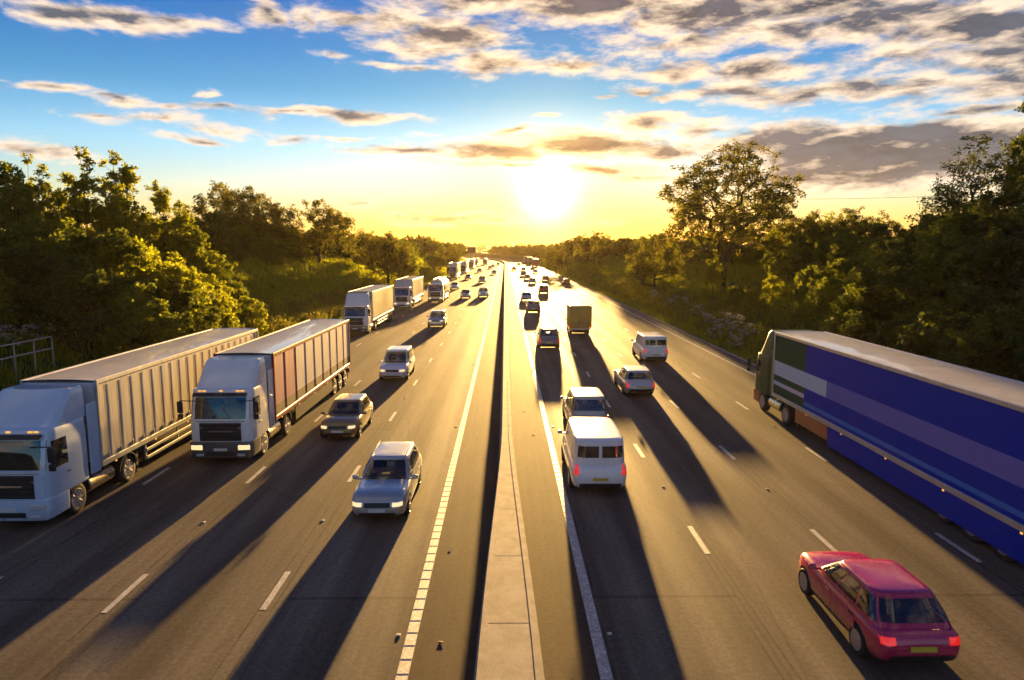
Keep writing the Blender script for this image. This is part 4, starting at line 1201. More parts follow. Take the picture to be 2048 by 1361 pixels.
# ------------------------------------------------------------------ lorries (front face at y = 0, body towards -y)
def curtain_mat(name, base, bands=(), rough=.55, grime=1.0, spec=.5):
    """coated curtain fabric: soft vertical waviness in colour comes from grime, bands are printed"""
    m, t, b = principled(name); p = opos(t); x, y, z = t.sep(p)
    c = tuple(base) + (1,)
    for z0, z1, col, y0, y1 in bands:
        f = t.m('MULTIPLY', t.m('MULTIPLY', t.m('GREATER_THAN', z, z0), t.m('LESS_THAN', z, z1)), t.m('MULTIPLY', t.m('GREATER_THAN', y, y0), t.m('LESS_THAN', y, y1)))
        c = t.mix(f, c, tuple(col) + (1,))
    d = t.mr(t.noise(t.comb(x, t.m('MULTIPLY', y, 2.2), t.m('MULTIPLY', z, .5)), 1.6, 5, .65), .35, .75)
    c = t.mix(t.m('MULTIPLY', d, .22 * grime), c, (.10, .085, .065))
    low = t.m('MULTIPLY', t.mr(z, 1.75, 1.15), t.mr(t.noise(p, 3, 5, .7), .3, .65))
    c = t.mix(t.m('MULTIPLY', low, .4 * grime), c, (.08, .07, .055))
    t.put(b.inputs['Base Color'], c); b.inputs['Roughness'].default_value = rough; b.inputs['Specular IOR Level'].default_value = spec
    bn = t.n('ShaderNodeBump'); bn.inputs['Distance'].default_value = .006
    t.put(bn.inputs['Height'], t.noise(t.comb(x, t.m('MULTIPLY', y, 3), t.m('MULTIPLY', z, .6)), 1.3, 3, .5)); t.link(bn.outputs[0], b.inputs['Normal'])
    return m
M['roof_white'] = simple('translucent_roof_skin', (.80, .79, .76), .30, 0, .08, 1.2, 0, .6, .5, ((.42, .37, .30), .3))
M['box_white'] = simple('white_box_panel', (.70, .69, .67), .4, 0, .06, 1.2, dirt=((.32, .28, .22), .35))
def cab_glass():
    m, t, b = principled('cab_glass'); t.put(b.inputs['Base Color'], t.mix(t.mr(t.noise(opos(t), 2.2, 3, .5), .4, .65), (.010, .012, .014, 1), (.030, .032, .034, 1))); b.inputs['Roughness'].default_value = .04; b.inputs['Specular IOR Level'].default_value = .8; b.inputs['Coat Weight'].default_value = .5; return m
M['cab_glass'] = cab_glass()
M['frame_alu'] = simple('aluminium_rail', (.52, .52, .53), .4, .7, .12, 3)
M['frame_red'] = simple('red_painted_rail', (.36, .025, .018), .4, 0, .12, 3)
M['strap'] = simple('curtain_strap', (.06, .06, .065), .7, 0, .2, 5)
M['cab_white'] = PAINT['white']
M['cab_green'] = car_paint('dark_green_cab_paint', (.012, .05, .03), 0, .3)
M['red_panel'] = car_paint('red_chassis_panel', (.32, .012, .015), 0, .35)
M['tank_gold'] = simple('polished_tank', (.70, .60, .42), .28, .95, .08, 6)

def lorry(spec):
    """spec: cab paint, cab height, trailer kind, length, colours"""
    root = empty('articulated_lorry' if spec.get('artic', True) else 'box_lorry')
    CW, CH, CL = 2.46, spec.get('cab_h', 3.0), 2.25
    n_ = 9.0; th = np.linspace(0, 2 * math.pi, 64, endpoint=False)
    def par(z):
        q = (z - .55) / (CH - .55)
        return (-.02 - .30 * max(0, (z - 1.55) / (CH - 1.55)) ** 1.35 - .05 * (1 - min(1, (z - .45) / .6)), -CL, CW / 2 * (1 - .035 * max(0, (z - 2.0) / (CH - 2.0)) ** 2))
    def ring(z, k=1.0, dz=0):
        f, b, w = par(z); c = (f + b) / 2; h = (f - b) / 2
        return [(w * k * math.copysign(abs(math.cos(q)) ** (2 / n_), math.cos(q)), c + h * k * math.copysign(abs(math.sin(q)) ** (2 / n_), math.sin(q)), z + dz) for q in th]
    m = MB(); m.loft([ring(z) for z in (.95, 1.2, 1.5, 1.8, 2.1, 2.5, 2.8, CH - .06)] + [ring(CH - .06, .98, .035), ring(CH - .06, .93, .055), ring(CH - .06, .6, .065), ring(CH - .06, .2, .07)])
    cab = m.build('cab', spec['cab'], root, True, 40)
    def front(px_, z, off=.008):
        f, b, w = par(z); c = (f + b) / 2; h = (f - b) / 2; return (w * px_, c + h * (1 - min(abs(px_), .999) ** n_) ** (1 / n_) + off, z)
    def side(y, z, sd, off=.006):
        f, b, w = par(z); c = (f + b) / 2; h = (f - b) / 2; return (sd * (w * (1 - min(abs((y - c) / h), .999) ** n_) ** (1 / n_) + off), y, z)
    m = MB(); m.patch([[front(px_, z) for px_ in np.linspace(-.93, .93, 13)] for z in np.linspace(1.86, CH - .32, 6)]); m.build('windscreen', M['cab_glass'], cab, True, 60)
    for px_ in (-.35, .3):
        m = MB(); a, b = front(px_ + .02, 1.88, .02), front(px_ + .30, 2.35, .022); m.tube([a, b], .010, 4); m.build('wiper', M['black'], cab)
    for sd in (-1, 1):
        m = MB(); rows = [[side(y, z, sd) for y in np.linspace(-.30 - .1 * max(0, z - 1.9), -1.05, 5)] for z in np.linspace(1.82, CH - .38, 5)]; m.patch(rows); m.build('side_window', M['cab_glass'], cab, True, 60)
        rows = [[side(y, z, sd, .001) for y in np.linspace(-.20, -1.16, 5)] for z in np.linspace(1.02, 1.78, 4)]; m = MB(); m.slab(rows if sd < 0 else [r[::-1] for r in rows], .008); d_ = m.build('cab_door', spec['cab'], cab, True, 50)
        m = MB(); m.box((sd * (CW / 2 + .02), -1.02, 1.55), (.03, .16, .04), None, .01); m.build('door_handle', M['black'], d_)
        # mirrors on arms
        m = MB(); m.tube([side(-.12, 2.55, sd, 0), (sd * (CW / 2 + .22), .08, 2.62), (sd * (CW / 2 + .24), .08, 2.0)], .022, 5)
        m.box((sd * (CW / 2 + .24), .06, 2.36), (.22, .10, .46), None, .04, 2); m.box((sd * (CW / 2 + .24), .06, 1.98), (.20, .10, .22), None, .04, 2); m.build('mirror', M['black'], cab)
    # grille slats, bumper, lights
    m = MB(); m.patch([[front(px_, z, .006) for px_ in np.linspace(-.66, .66, 9)] for z in (.98, 1.3, 1.70)]); gr = m.build('grille', M['black'], cab, True, 60)
    for k in range(5):
        z = 1.06 + .145 * k; a = front(0, z, .0)
        m = MB(); m.box((0, a[1] + .015, z), (1.56, .03, .05), None, .012); m.build('slat', spec.get('slat', M['trim']), gr)
    m = MB(); rr = []
    for z, k in ((.32, .96), (.36, 1.0), (.90, 1.012), (.96, 1.0)):
        r_ = []
        for q in th:
            xx = CW / 2 * k * math.copysign(abs(math.cos(q)) ** (2 / n_), math.cos(q)); yy = -.52 + .58 * k * math.copysign(abs(math.sin(q)) ** (2 / n_), math.sin(q)); r_.append((xx, yy, z))
        rr.append(r_)
    m.loft(rr); bp = m.build('bumper', spec.get('bumper', spec['cab']), cab, True, 40)
    m = MB(); m.box((0, .062, .50), (1.1, .03, .16), None, .01); m.build('air_intake', M['black'], bp)
    m = MB(); m.box((0, .072, .66), (.52, .012, .11), None, .004); m.build('number_plate', M['plate_w'], bp)
    for sd in (-1, 1):
        m = MB(); m.box((sd * .92, .045, .74), (.46, .07, .20), (0, 0, sd * -.10), .03, 2); m.build('headlight', M['head_on'] if spec.get('lit') else M['head_off'], bp)
        m = MB(); m.box((sd * .80, .058, .44), (.30, .04, .10), None, .015); m.build('fog_lamp', M['head_off'], bp)
    m = MB(); a = front(0, 1.745, 0); m.box((0, a[1] + .012, 1.765), (1.9, .024, .035), None, .008); m.build('trim_bar', M['chrome'], cab)
    m = MB(); a = front(0, 1.35, 0); m.box((0, a[1] + .035, 1.36), (.95, .02, .055), None, .008); m.build('grille_bar', M['chrome'], gr)
    for k in range(5):
        px_ = (-.7, -.55, 0, .55, .7)[k]; a = front(px_, CH - .08, 0); m = MB(); m.box((a[0], a[1] + .02, CH - .07), (.14, .05, .04), None, .012); m.build('roof_marker', M['amber'], cab)
    for sd in (-1, 1):      # corner deflectors beside the grille
        m = MB(); rows = [[front(sd * q, z, .010) for q in (.70, .80, .90)] for z in (1.0, 1.35, 1.68)]; m.slab(rows if sd < 0 else [r[::-1] for r in rows], .012); m.build('corner_deflector', spec['cab'], cab, True, 50)
    # sun visor and roof deflector
    m = MB(); z = CH - .24; m.box((0, front(0, z)[1] + .10, z + .05), (2.1, .22, .03), (-.55, 0, 0), .012); m.build('sun_visor', M['trim'], cab)
    if spec.get('deflector', True):
        dh = spec.get('roof_top', 3.95) - CH
        m = MB(); rr = []
        for f, k in ((0, 1.0), (.25, .985), (.6, .96), (.9, .93), (1.0, .86)):
            zf = CH - .02 + dh * f; yf = -.50 - 1.0 * f ** .85; w = CW / 2 * k * .96; yb = -2.42
            rr.append([(w * math.copysign(abs(math.cos(q)) ** (2 / 7), math.cos(q)), (yf + yb) / 2 + (yf - yb) / 2 * math.copysign(abs(math.sin(q)) ** (2 / 7), math.sin(q)), zf) for q in th])
        m.loft(rr); m.build('roof_deflector', spec['cab'], cab, True, 45)
    for sd in (-1, 1):      # side fairings behind the cab
        m = MB(); m.box((sd * 1.19, -2.5, 2.2), (.05, .52, 2.4 if spec.get('deflector', True) else 1.6), (0, 0, sd * .05), .02); m.build('side_fairing', spec['cab'], cab)
        m = MB()
        for k in range(3): m.box((sd * 1.08, -.92 - .02 * k, .42 + .24 * k), (.26, .50, .04), None, .012)
        m.build('cab_steps', M['black'], cab)
    # chassis
    m = MB()
    for sd in (-1, 1): m.box((sd * .42, -3.2, .80), (.12, 5.6, .24), None, .01)
    m.box((0, -3.7, 1.0), (1.0, 1.0, .16), None, .02); m.box((0, -1.2, .72), (1.6, 1.8, .42)); m.build('chassis', M['under'], root)
    for sd in (-1, 1):
        m = MB(); m.tube([(sd * .90, -2.15, .66), (sd * .90, -2.18, .66), (sd * .90, -3.55, .66), (sd * .90, -3.58, .66)], [.27, .30, .30, .27], 18); m.build('fuel_tank', spec.get('tank', M['frame_alu']), root, True, 40)
        for y in (-4.4,):
            m = MB(); rr = []
            for a in np.linspace(.15, math.pi - .15, 9): rr.append([(sd * (.66), y + .60 * math.cos(a), .5 + .60 * math.sin(a)), (sd * 1.24, y + .60 * math.cos(a), .5 + .60 * math.sin(a))])
            m.slab(rr, .012); m.build('mudguard', M['black'], root, True, 50)
    for y, inner in ((-1.38, False), (-4.4, True)):
        for sd in (-1, 1):
            add_wheel(root, 'lorry', sd * 1.06, y, sd)
            if inner: add_wheel(root, 'lorry', sd * .74, y, sd)
    # ---- trailer
    y0, y1, z0, z1, W = -2.75, -2.75 - spec['len'], spec.get('floor', 1.18), spec.get('roof_top', 3.95), 2.54
    hw = W / 2; rail = spec.get('rail', M['frame_alu'])
    tr = None
    if spec['trailer'] != 'tank':
        m = MB(); m.box((0, (y0 + y1) / 2, (z0 + z1) / 2), (W - .10, y0 - y1 - .10, z1 - z0 - .10)); tr = m.build('trailer', spec.get('front_wall', M['box_white']), root)
        # roof skin with bows
        m = MB(); rows = []
        for i in range(29):
            y = y0 + (y1 - y0) * i / 28; dz = .002 * math.cos(i * math.pi)
            rows.append([(x, y, z1 + .02 + .05 * (1 - (x / hw) ** 2) + (dz if abs(x) < hw * .95 else 0)) for x in np.linspace(-hw + .03, hw - .03, 9)])
        m.slab(rows, .006); ro = m.build('trailer_roof', M['roof_white'], tr, True, 60)
        if ro.data.polygons[0].normal.z < 0: ro.data.flip_normals()
        for sd in (-1, 1):
            m = MB(); m.box((sd * (hw - .035), (y0 + y1) / 2, z1 - .03), (.09, y0 - y1, .16), None, .02); m.build('top_rail', rail, tr)
            m = MB(); m.box((sd * (hw - .035), (y0 + y1) / 2, z0 + .02), (.09, y0 - y1, .20), None, .02); m.build('bottom_rail', rail, tr)
            for y in (y0 - .05, y1 + .05):
                m = MB(); m.box((sd * (hw - .04), y, (z0 + z1) / 2), (.11, .11, z1 - z0 - .1), None, .02); m.build('corner_post', spec.get('post', rail), tr)
            # side skin: gently bellied curtain or flat panels
            m = MB(); rows = []; N_ = 60 if spec['trailer'] == 'curtain' else 15
            for v in np.linspace(0, 1, 5):
                z = z0 + .13 + (z1 - z0 - .25) * v; row = []
                for i in range(N_):
                    u = i / (N_ - 1); y = y0 - .12 + (y1 - y0 + .24) * u
                    bulge = spec.get('pleat', 1.0) * (.007 * abs(math.sin(u * math.pi * 21)) + .006 * math.sin(u * 9.1)) * math.sin(math.pi * min(max(v, .04), .96)) if spec['trailer'] == 'curtain' else 0
                    row.append((sd * (hw - .03 + bulge), y, z))
                rows.append(row)
            m.slab(rows if sd < 0 else [r[::-1] for r in rows], .004); m.build('side_curtain' if spec['trailer'] == 'curtain' else 'side_panel', spec['skin'], tr, True, 60)
            if spec['trailer'] == 'curtain' and spec.get('straps', True):
                mm = MB(); mm.box((0, 0, 0), (.012, .05, z1 - z0 - .28), None, .004); sm_ = mm.mesh('strap', spec.get('strap_mat', M['strap']))
                mb = MB(); mb.box((0, 0, 0), (.03, .07, .16), None, .01); bm_ = mb.mesh('buckle', M['frame_alu'])
                for k in range(20):
                    y = y0 - .42 + (y1 - y0 + .84) * k / 19
                    o = link('strap', sm_, tr); o.location = (sd * (hw + .012), y, (z0 + z1) / 2 - .02); b_ = link('buckle', bm_, o); b_.location = (sd * .01, 0, -(z1 - z0) / 2 + .28)
            elif spec['trailer'] == 'box':
                mm = MB(); mm.box((0, 0, 0), (.02, .05, z1 - z0 - .26), None, .005); sm_ = mm.mesh('seam', rail)
                for k in range(1, 9):
                    o = link('seam', sm_, tr); o.location = (sd * (hw - .02), y0 + (y1 - y0) * k / 9, (z0 + z1) / 2)
        # rear doors, lock rods
        for sd in (-1, 1):
            m = MB(); m.box((sd * .60, y1 - .015, (z0 + z1) / 2 + .02), (1.16, .05, z1 - z0 - .2), None, .012); dr = m.build('rear_door', M['box_white'], tr)
            for x in (sd * .25, sd * .95):
                m = MB(); m.tube([(x, y1 - .06, z0 + .1), (x, y1 - .06, z1 - .1)], .018, 6); m.box((x, y1 - .07, z0 + .75), (.05, .04, .30), None, .01); m.build('lock_rod', M['frame_alu'], dr)
    else:
        n = 40; tr = None
        def tring(y, k): return [(1.20 * k * math.cos(q), y, 2.42 + 1.05 * k * math.sin(q)) for q in np.linspace(0, 2 * math.pi, n, endpoint=False)]
        m = MB(); m.loft([tring(y0 - .1, .55), tring(y0 - .16, .82), tring(y0 - .32, .96), tring(y0 - .6, 1), tring(y1 + .6, 1), tring(y1 + .32, .96), tring(y1 + .16, .82), tring(y1 + .1, .55)])
        tr = m.build('tank', spec['skin'], root, True, 45)
        for k in range(7):
            y = y0 - .9 + (y1 - y0 + 1.8) * k / 6; m = MB(); m.loft([tring(y - .04, 1.0), tring(y - .04, 1.018), tring(y + .04, 1.018), tring(y + .04, 1.0)], cap=False); m.build('band', M['frame_alu'], tr, True, 30)
        for k in range(4):
            y = y0 - 1.5 + (y1 - y0 + 3) * k / 3; m = MB(); m.tube([(0, y, 3.44), (0, y, 3.60)], .26, 14); m.build('hatch', M['frame_alu'], tr)
        for sd in (-1, 1):
            m = MB(); m.tube([(sd * .5, y0 - .5, 3.62), (sd * .5, y1 + .5, 3.62)], .025, 5)
            for k in range(8):
                y = y0 - .5 + (y1 - y0 + 1) * k / 7; m.tube([(sd * .5, y, 3.35), (sd * .5, y, 3.62)], .02, 5)
            m.build('walkway_rail', M['frame_alu'], tr)
    m = MB()
    for sd in (-1, 1): m.box((sd * .45, (y0 + y1) / 2 - .4, z0 - .20), (.14, y0 - y1 - 1.0, .26), None, .01)
    for k in range(10): m.box((0, y0 - .6 + (y1 - y0 + 1.0) * k / 9, z0 - .12), (2.3, .10, .08))
    for sd in (-1, 1): m.box((sd * .95, y0 - 2.6, .62), (.14, .14, .95)); m.box((sd * .95, y0 - 2.6, .14), (.30, .30, .04))
    m.build('trailer_chassis', M['under'], root)
    for sd in (-1, 1):
        m = MB()
        if spec.get('skirt'):
            m.box((sd * (hw - .10), y0 - 3.0 + (y1 - y0 + 7.4) / 2 , .74), (.05, -(y1 - y0 + 7.4), .74), None, .02)
            if spec.get('full_skirt'): m = MB(); m.box((sd * (hw - .035), (y0 - 6.1 + y1 + .1) / 2, .70), (.05, y0 - 6.1 - y1 - .1, .86), None, .02)
            m.build('side_skirt', spec['skirt'], root)
            if spec.get('red_box'):
                m = MB(); m.box((sd * (hw - .06), y0 - 4.4, .78), (.06, 3.2, .66), None, .02); m.build('side_box', M['red_panel'], root)
        else:
            ya, yb_ = y0 - 3.0, y1 + 4.4
            for z in (.50, .80): m.box((sd * (hw - .08), (ya + yb_) / 2, z), (.04, ya - yb_, .12), None, .012)
            for k in range(4): m.box((sd * (hw - .12), ya + (yb_ - ya) * k / 3, .82), (.06, .08, .75))
            m.build('side_guard', M['frame_alu'], root)
        for k in range(6):
            m = MB(); m.box((sd * (hw + .012), y0 - .8 + (y1 - y0 + 1.4) * k / 5, z0 - .10), (.02, .10, .05), None, .008); m.build('marker_lamp', M['amber'], root)
    for k, y in enumerate((y1 + 3.9, y1 + 2.6, y1 + 1.3)):
        for sd in (-1, 1): add_wheel(root, 'lorry', sd * 1.05, y, sd)
    m = MB(); m.box((0, y1 + .02, .78), (2.4, .10, .28), None, .03); rb = m.build('rear_bumper', M['under'], root)
    for sd in (-1, 1):
        m = MB(); m.box((sd * .92, y1 - .045, .80), (.46, .05, .14), None, .015); m.build('tail_light', M['tail_off'], rb)
        m = MB(); m.box((sd * .86, y1 + .35, .60), (.58, .02, .55), None, .005); m.build('mud_flap', M['black'], root)
    return root

def face_camera(o, s, d):
    """oncoming: front face d metres ahead"""
    x, y = road_xy(s, d); h = -math.atan((float(cx(y + 12)) - float(cx(y))) / 12); o.location = (x, y, .002); o.rotation_euler = (0, 0, math.pi - h * -1 * -1 if False else math.pi + h)
def drive_away(o, s, rear, length):
    y = rear + length; x = s + float(cx(y)); h = -math.atan((float(cx(y)) - float(cx(y - 12))) / 12); o.location = (x, y, .002); o.rotation_euler = (0, 0, h)

W_ = PAINT['white']
skin_cream = curtain_mat('cream_curtain', (.62, .55, .42))
skin_beige = curtain_mat('beige_curtain', (.56, .50, .42))
skin_pink = curtain_mat('white_and_rose_curtain', (.64, .60, .58), ((1.3, 4.1, (.46, .16, .22), -6.0, 0.0), (1.0, 1.75, (.15, .10, .07), -30, 0)))
skin_yellow = curtain_mat('yellow_cream_curtain', (.66, .52, .22))
skin_blue = curtain_mat('deep_blue_curtain', (.001, .034, .40), ((1.45, 1.62, (.06, .20, .60), -30, 0), (1.0, 4.4, (.004, .075, .038), -6.4, 0), (2.25, 2.95, (.20, .18, .52), -30, 0), (2.25, 2.95, (.70, .70, .74), -8.5, 0), (1.75, 1.95, (.70, .70, .74), -6.4, 0)), .6, .05, .08)
M['cab_green'] = simple('dark_green_cab', (.005, .075, .04), .4, 0, .1, 3, 0, 0, .15)
skin_grey = curtain_mat('grey_curtain', (.30, .29, .27))
skin_dark = curtain_mat('dark_trailer_side', (.10, .09, .08))
tank_skin = simple('brushed_tank', (.66, .60, .48), .30, .75, .08, 2)
skin_red = curtain_mat('red_trailer_side', (.38, .03, .03))

GL = 'lorries coming towards the bridge'
def lorries():
    L1 = lorry(dict(cab=PAINT['sky_tint_white'], cab_h=3.05, trailer='curtain', len=15.2, skin=skin_beige, pleat=.2, roof_top=4.05, bumper=PAINT['sky_tint_white'], tank=M['tank_gold'], strap_mat=skin_beige))  # blue sky reflection on the white cab is put into its paint
    face_camera(L1, -14.95, 20.0); tag(L1, 'lorry with sky tinted white cab and long beige trailer, cut by the left edge of the frame', 'lorry', GL)
    L2 = lorry(dict(cab=W_, cab_h=3.0, trailer='box', len=14.4, skin=skin_pink, rail=M['frame_red'], roof_top=4.0, bumper=PAINT['grey'], lit=True, skirt=M['trim'], tank=M['tank_gold']))
    face_camera(L2, -11.15, 26.3); tag(L2, 'white lorry with red railed trailer and rose panel, third lane from the barrier', 'lorry', GL)
    L3 = lorry(dict(cab=W_, cab_h=2.9, trailer='curtain', len=13.6, skin=skin_yellow, roof_top=4.1, bumper=PAINT['grey'], strap_mat=skin_cream))
    face_camera(L3, -14.9, 68); tag(L3, 'lorry with yellow cream curtain trailer and pale cab beside the grass bank', 'lorry', GL)
    L4 = lorry(dict(cab=W_, cab_h=3.1, trailer='curtain', len=13.6, skin=skin_cream, roof_top=4.0, lit=True, deflector=False))
    face_camera(L4, -14.9, 99); tag(L4, 'white cabbed curtain lorry just left of the silver tanker', 'lorry', GL)
    T = lorry(dict(cab=PAINT['silver'], cab_h=2.95, trailer='tank', len=11.5, skin=tank_skin, deflector=False, lit=True, floor=1.25))
    T.name = 'tanker_lorry'; face_camera(T, -11.15, 110); tag(T, 'tanker lorry with rounded silver tank in the third lane', 'tanker', GL)
    far = [(L4, -14.9, 196, PAINT['black'], 'tall dark cabbed lorry with lit headlamps, first of the distant queue', 'dark'), (L1, -14.9, 243, PAINT['silver'], 'pale cabbed lorry second in the distant left queue', None), (L4, -14.9, 300, PAINT['grey'], 'grey cabbed lorry third in the distant left queue', None), (L3, -14.9, 345, PAINT['silver'], 'lorry fourth in the distant left queue, partly hidden', None), (T, -11.15, 385, PAINT['gold'], 'small distant tanker in the third oncoming lane', None)]
    for src, s, d, p, lab, sp in far:
        o = copy_tree(src, None, ('strap', 'slat', 'wiper', 'marker_lamp', 'fog_lamp', 'lock_rod', 'mud_flap', 'cab_steps', 'number_plate', 'seam', 'air_intake')); o.name = 'tanker_lorry' if src is T else 'articulated_lorry'
        for ch in o.children_recursive:
            if ch.name.split('.')[0] in ('cab', 'bumper', 'roof_deflector', 'side_fairing', 'cab_door'): ch.material_slots[0].link = 'OBJECT'; ch.material_slots[0].material = p
            if ch.name.split('.')[0] == 'headlight': ch.material_slots[0].link = 'OBJECT'; ch.material_slots[0].material = M['head_on']
        o.pop('label', None); face_camera(o, s, d); tag(o, lab, 'tanker' if src is T else 'lorry', GL)
        if sp: o.scale = (1, 1, 1.14)
    R1 = lorry(dict(cab=M['cab_green'], cab_h=3.0, trailer='curtain', len=17.6, skin=skin_blue, roof_top=4.32, bumper=M['red_panel'], skirt=simple('blue_side_skirt', (.001, .034, .40), .6, 0, .1, 3, 0, 0, .08), full_skirt=True, straps=False, red_box=True, tank=M['tank_gold'], strap_mat=simple('blue_strap', (.003, .04, .45), .6), front_wall=M['cab_green']))
    drive_away(R1, 14.75, 16.4, 20.35); tag(R1, 'blue curtain sided lorry with lilac band and dark green cab, cut by the right edge', 'lorry', 'lorries driving away')
    for k, (s, d, skin, lab) in enumerate(((14.8, 335, skin_red, 'red backed lorry nearest in the distant right hand queue'), (14.8, 400, skin_dark, 'dark backed lorry in the middle of the distant right hand queue'), (14.8, 440, skin_grey, 'grey backed lorry at the head of the distant right hand queue'))):
        o = copy_tree(L4, None, ('strap', 'slat', 'wiper', 'marker_lamp', 'fog_lamp', 'mud_flap', 'cab_steps', 'number_plate', 'air_intake')); o.name = 'articulated_lorry'; drive_away(o, s, d, 16.35)
        for ch in o.children_recursive:
            if ch.name.split('.')[0] in ('side_curtain', 'rear_door'): ch.material_slots[0].link = 'OBJECT'; ch.material_slots[0].material = skin
        tag(o, lab, 'lorry', 'lorries driving away')
lorries()

# ------------------------------------------------------------------ box van (rigid body behind a small cab)
def box_van():
    o = car_proto('van', 'box_van'); paint_tree(o, PAINT['gold'])
    for ch in list(o.children):
        if ch.name.split('.')[0] in ('rear_window', 'rear_plate', 'tail_light'): bpy.data.objects.remove(ch)
    m = MB(); m.box((0, -1.05, 1.86), (2.16, 3.7, 2.10), None, .04, 2); b = m.build('cargo_box', curtain_mat('weathered_box', (.62, .42, .08)), o)
    for sd in (-1, 1):
        m = MB(); m.box((sd * .52, -2.915, 1.86), (1.0, .03, 1.94), None, .01); m.build('rear_door', curtain_mat('weathered_door', (.58, .38, .07)), b)
        m = MB(); m.box((sd * .95, -2.93, .92), (.12, .04, .24), None, .01); m.build('tail_light', M['tail_on'], b)
        m = MB(); m.box((sd * 1.04, -1.05, 2.90), (.06, 3.66, .06), None, .015); m.build('roof_edge', M['frame_alu'], b)
    for k in range(5):
        m = MB(); m.box((0, -2.5 + .72 * k, 2.925), (2.0, .05, .03), None, .008); m.build('roof_bow', M['frame_alu'], b)
    m = MB(); m.box((0, -2.93, .70), (2.0, .08, .14), None, .02); m.build('rear_step', M['frame_alu'], b)
    return o

GA, GO = 'cars driving away', 'cars coming towards the bridge'
def traffic():
    HO = {'headlight': M['head_on']}; TO = {'tail_light': M['tail_on']}
    # driving away, right hand side
    put_car('hatch', 'magenta', 8.2, 12.5, 'magenta red hatchback in the near right foreground, second lane', True, GA, TO)
    put_car('van', 'white', 3.25, 22.6, 'white panel van nearest the camera beside the right edge of the barrier', True, 'vans driving away', TO, cat='van', name='van')
    put_car('mpv', 'beige', 3.85, 30.2, 'pale people carrier just ahead of the nearest white van', True, GA, TO)
    put_car('estate', 'silver', 7.75, 38.5, 'silver estate car in the second lane left of the farther white van', True, GA, TO)
    put_car('van', 'white', 11.25, 50.5, 'white panel van with red tail lamps near the right verge', True, 'vans driving away', TO, cat='van', name='van')
    b = box_van(); b.name = 'box_van'; b.location = (7.45, 67.5 + 2.55, .002); tag(b, 'golden yellow box van with slatted roof in the second lane', 'van', 'vans driving away')
    put_car('mpv', 'grey', 3.75, 57.5, 'grey people carrier ahead of the pale one in the lane by the barrier', True, GA, TO)
    put_car('suv', 'grey', 3.8, 91, 'dark grey car directly behind the light blue car', True, GA)
    put_car('hatch', 'lightblue', 3.55, 113, 'light blue hatchback in the lane beside the barrier', True, GA)
    put_car('suv', 'red', 7.5, 132, 'red car with glinting roof in the second lane', True, GA, TO)
    put_car('hatch', 'red', 11.1, 188, 'small dark red car in the third lane near the bend', True, GA)
    put_car('saloon', 'silver', 6.9, 172, 'silver saloon ahead of the red car', True, GA)
    put_car('hatch', 'beige', 6.4, 196, 'beige hatchback ahead of the silver saloon', True, GA)
    put_car('suv', 'grey', 6.0, 222, 'distant grey car ahead of the beige hatchback', True, GA)
    put_car('hatch', 'black', 14.9, 166, 'lone dark car in the lane beside the right verge', True, GA)
    put_car('hatch', 'grey', 3.7, 283, 'tiny dark car alone near the barrier far down the right side', True, GA)
    put_car('saloon', 'silver', 7.4, 275, 'tiny silver car far down the second right lane', True, GA)
    put_car('hatch', 'grey', 7.4, 370, 'tiny grey car just before the bend on the right', True, GA)
    put_car('saloon', 'white', 11.1, 250, 'tiny white car in front of the red backed lorry', True, GA)
    # oncoming, left hand side
    put_car('estate', 'silver', -3.95, 20.3, 'silver estate car nearest the camera in the lane left of the barrier', False, GO, HO)
    put_car('hatch', 'gold', -7.4, 29.6, 'dull gold hatchback beside the red railed lorry', False, GO, HO)
    put_car('mpv', 'white', -7.25, 43.5, 'white people carrier in the second oncoming lane', False, GO, HO)
    put_car('suv', 'silver', -7.5, 74, 'silver off roader in the second lane beyond the white people carrier', False, GO, HO)
    put_car('suv', 'white', -3.9, 122, 'white off roader in the inner lane, right of a pair', False, GO, HO)
    put_car('hatch', 'silver', -6.9, 119, 'silver hatchback, left of the pair far down the road', False, GO, HO)
    put_car('saloon', 'white', -10.9, 147, 'white saloon in front of the dark lorry', False, GO, HO)
    put_car('suv', 'beige', -5.9, 176, 'beige off roader between two lanes in the distance', False, GO, HO)
    put_car('saloon', 'grey', -10.6, 196, 'dark saloon beside the tall dark lorry', False, GO, HO)
    put_car('hatch', 'silver', -3.8, 236, 'small silver car near the barrier in the distance', False, GO, HO)
    put_car('hatch', 'grey', -9.6, 258, 'small grey car beside the second distant lorry', False, GO, HO)
    put_car('hatch', 'white', -6.6, 300, 'tiny white car in the distant middle lanes', False, GO, HO)
    put_car('saloon', 'silver', -5.8, 330, 'tiny silver car behind the tiny white one', False, GO, HO)
    put_car('hatch', 'beige', -3.8, 372, 'tiny beige car by the barrier just before the bend', False, GO, HO)
traffic()

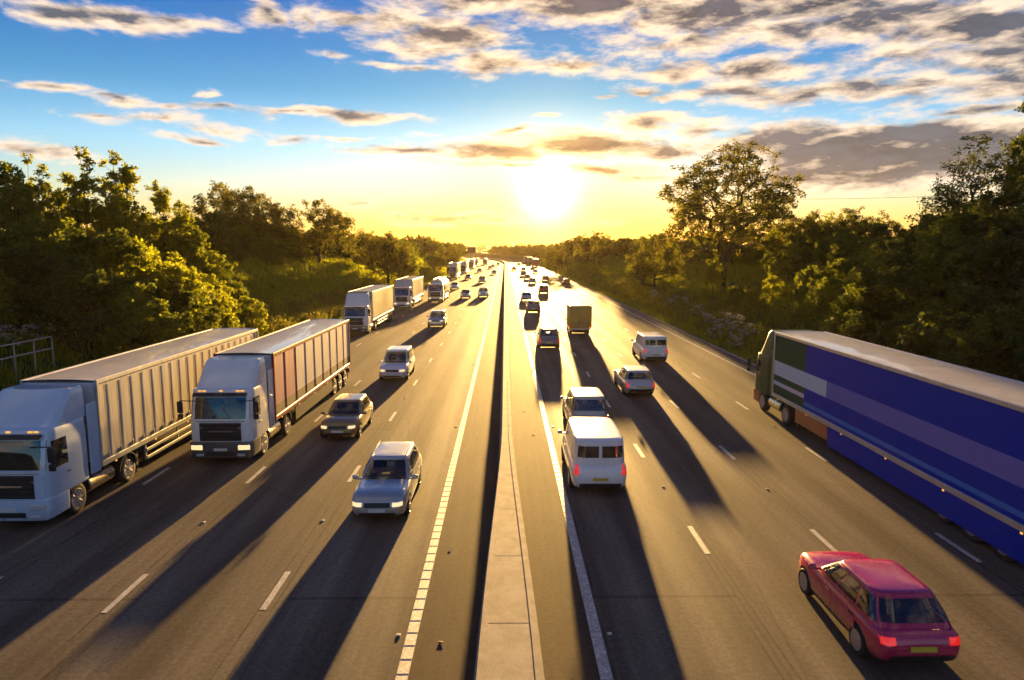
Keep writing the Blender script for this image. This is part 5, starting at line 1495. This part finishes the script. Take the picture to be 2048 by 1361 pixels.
# ------------------------------------------------------------------ roadside furniture
def railing():
    root = empty('metal_railing', (-24.05, 34, float(ground_z(-24.05, 34)))); tag(root, 'grey tubular steel railing with two rails on the bank at the left edge', 'railing')
    zt = 3.86 - root.location.z; ys = [36.4, 35.0, 33.55, 32.05, 30.55, 29.05, 27.55]
    pm = MB(); pm.tube([(0, 0, -2.4), (0, 0, 0)], .032, 10); pm = pm.mesh('post', M['galv'])
    for y in ys: o = link('post', pm, root); o.location = (0, y - 34, zt)
    for dz in (0, -.62):
        m = MB(); m.tube([(0, ys[0] - 34, zt + dz), (0, ys[-1] - 34, zt + dz)], .030, 10); m.build('rail', M['galv'], root)
railing()
def signs():
    def board(name, x, y, z, w, h, mat, label, legs=2, pale=None):
        root = empty(name, (x, y, float(ground_z(x, y)))); zz = z - root.location.z
        m = MB(); m.box((0, 0, zz), (w, .06, h), None, .02); p = m.build('panel', mat, root)
        if pale:
            m = MB(); m.box((0, -.035, zz), (w * .45, .012, h * .5), None, .004); m.build('face', pale, p)
        for k in range(legs):
            xx = 0 if legs == 1 else (k - .5) * w * .6; m = MB(); m.tube([(xx, .09, -.3), (xx, .09, zz + h * .4)], .07, 8); m.build('post', M['galv'], root)
        tag(root, label, 'sign'); return root
    az = px2azel(961, 503)[0]; d = 420; x = d * math.tan(rad(az)); x = min(x, float(cx(d)) - 19)
    board('road_sign', x - 1.0, d, 8.2, 5.0, 3.6, M['trim'], 'distant dark rectangular sign above the left queue of lorries')
    board('marker_sign', 20.3, 255, 4.2, 1.7, 2.6, M['plate_w'], 'small pale marker sign with amber centre on the right verge', 1, M['amber'])
signs()
def wire():
    a = Vector((52, 112, CAM_H + 112 * math.tan(rad(px2azel(1590, 388)[1])))); b = Vector((62, 92, CAM_H + 92 * math.tan(rad(px2azel(1900, 365)[1]))))
    azA, azB = px2azel(1560, 391)[0], px2azel(1960, 362)[0]
    a.x = 112 * math.tan(rad(azA)); b.x = 92 * math.tan(rad(azB))
    root = empty('overhead_wire', (a.x, a.y, 0)); tag(root, 'thin overhead wire crossing the sky between the right hand trees', 'wire')
    pts = []
    for i in range(25):
        f = -.25 + 1.5 * i / 24; p = a + (b - a) * f; p.z -= .35 * math.sin(math.pi * i / 24); pts.append(p - Vector((a.x, a.y, 0)))
    m = MB(); m.tube(pts, .022, 5); m.build('cable', M['black'], root)
    for p in (pts[0], pts[-1]):
        g = float(ground_z(p.x + a.x, p.y + a.y)); m = MB(); m.tube([(p.x, p.y, g - .3), (p.x, p.y, p.z + .3)], [.15, .11], 8); m.box((p.x, p.y, p.z), (.9, .12, .12)); m.build('pole', M['bark'], root)
wire()

# ------------------------------------------------------------------ air
def haze():
    m = bpy.data.materials.new('haze'); m.use_nodes = True; nt = m.node_tree; nt.nodes.clear(); t = NT(nt)
    out = t.n('ShaderNodeOutputMaterial'); v = t.n('ShaderNodeVolumePrincipled')
    v.inputs['Color'].default_value = (1.0, .80, .48, 1); v.inputs['Density'].default_value = .00006; v.inputs['Anisotropy'].default_value = .45
    t.link(v.outputs[0], out.inputs['Volume'])
    b = MB(); b.box((0, 2550, 28), (9400, 5500, 64)); o = b.build('haze', m, None, False); tag(o, 'thin golden evening haze lying over the motorway', None, None, 'stuff')
    m.cycles.homogeneous_volume = True if hasattr(m.cycles, 'homogeneous_volume') else None
haze()
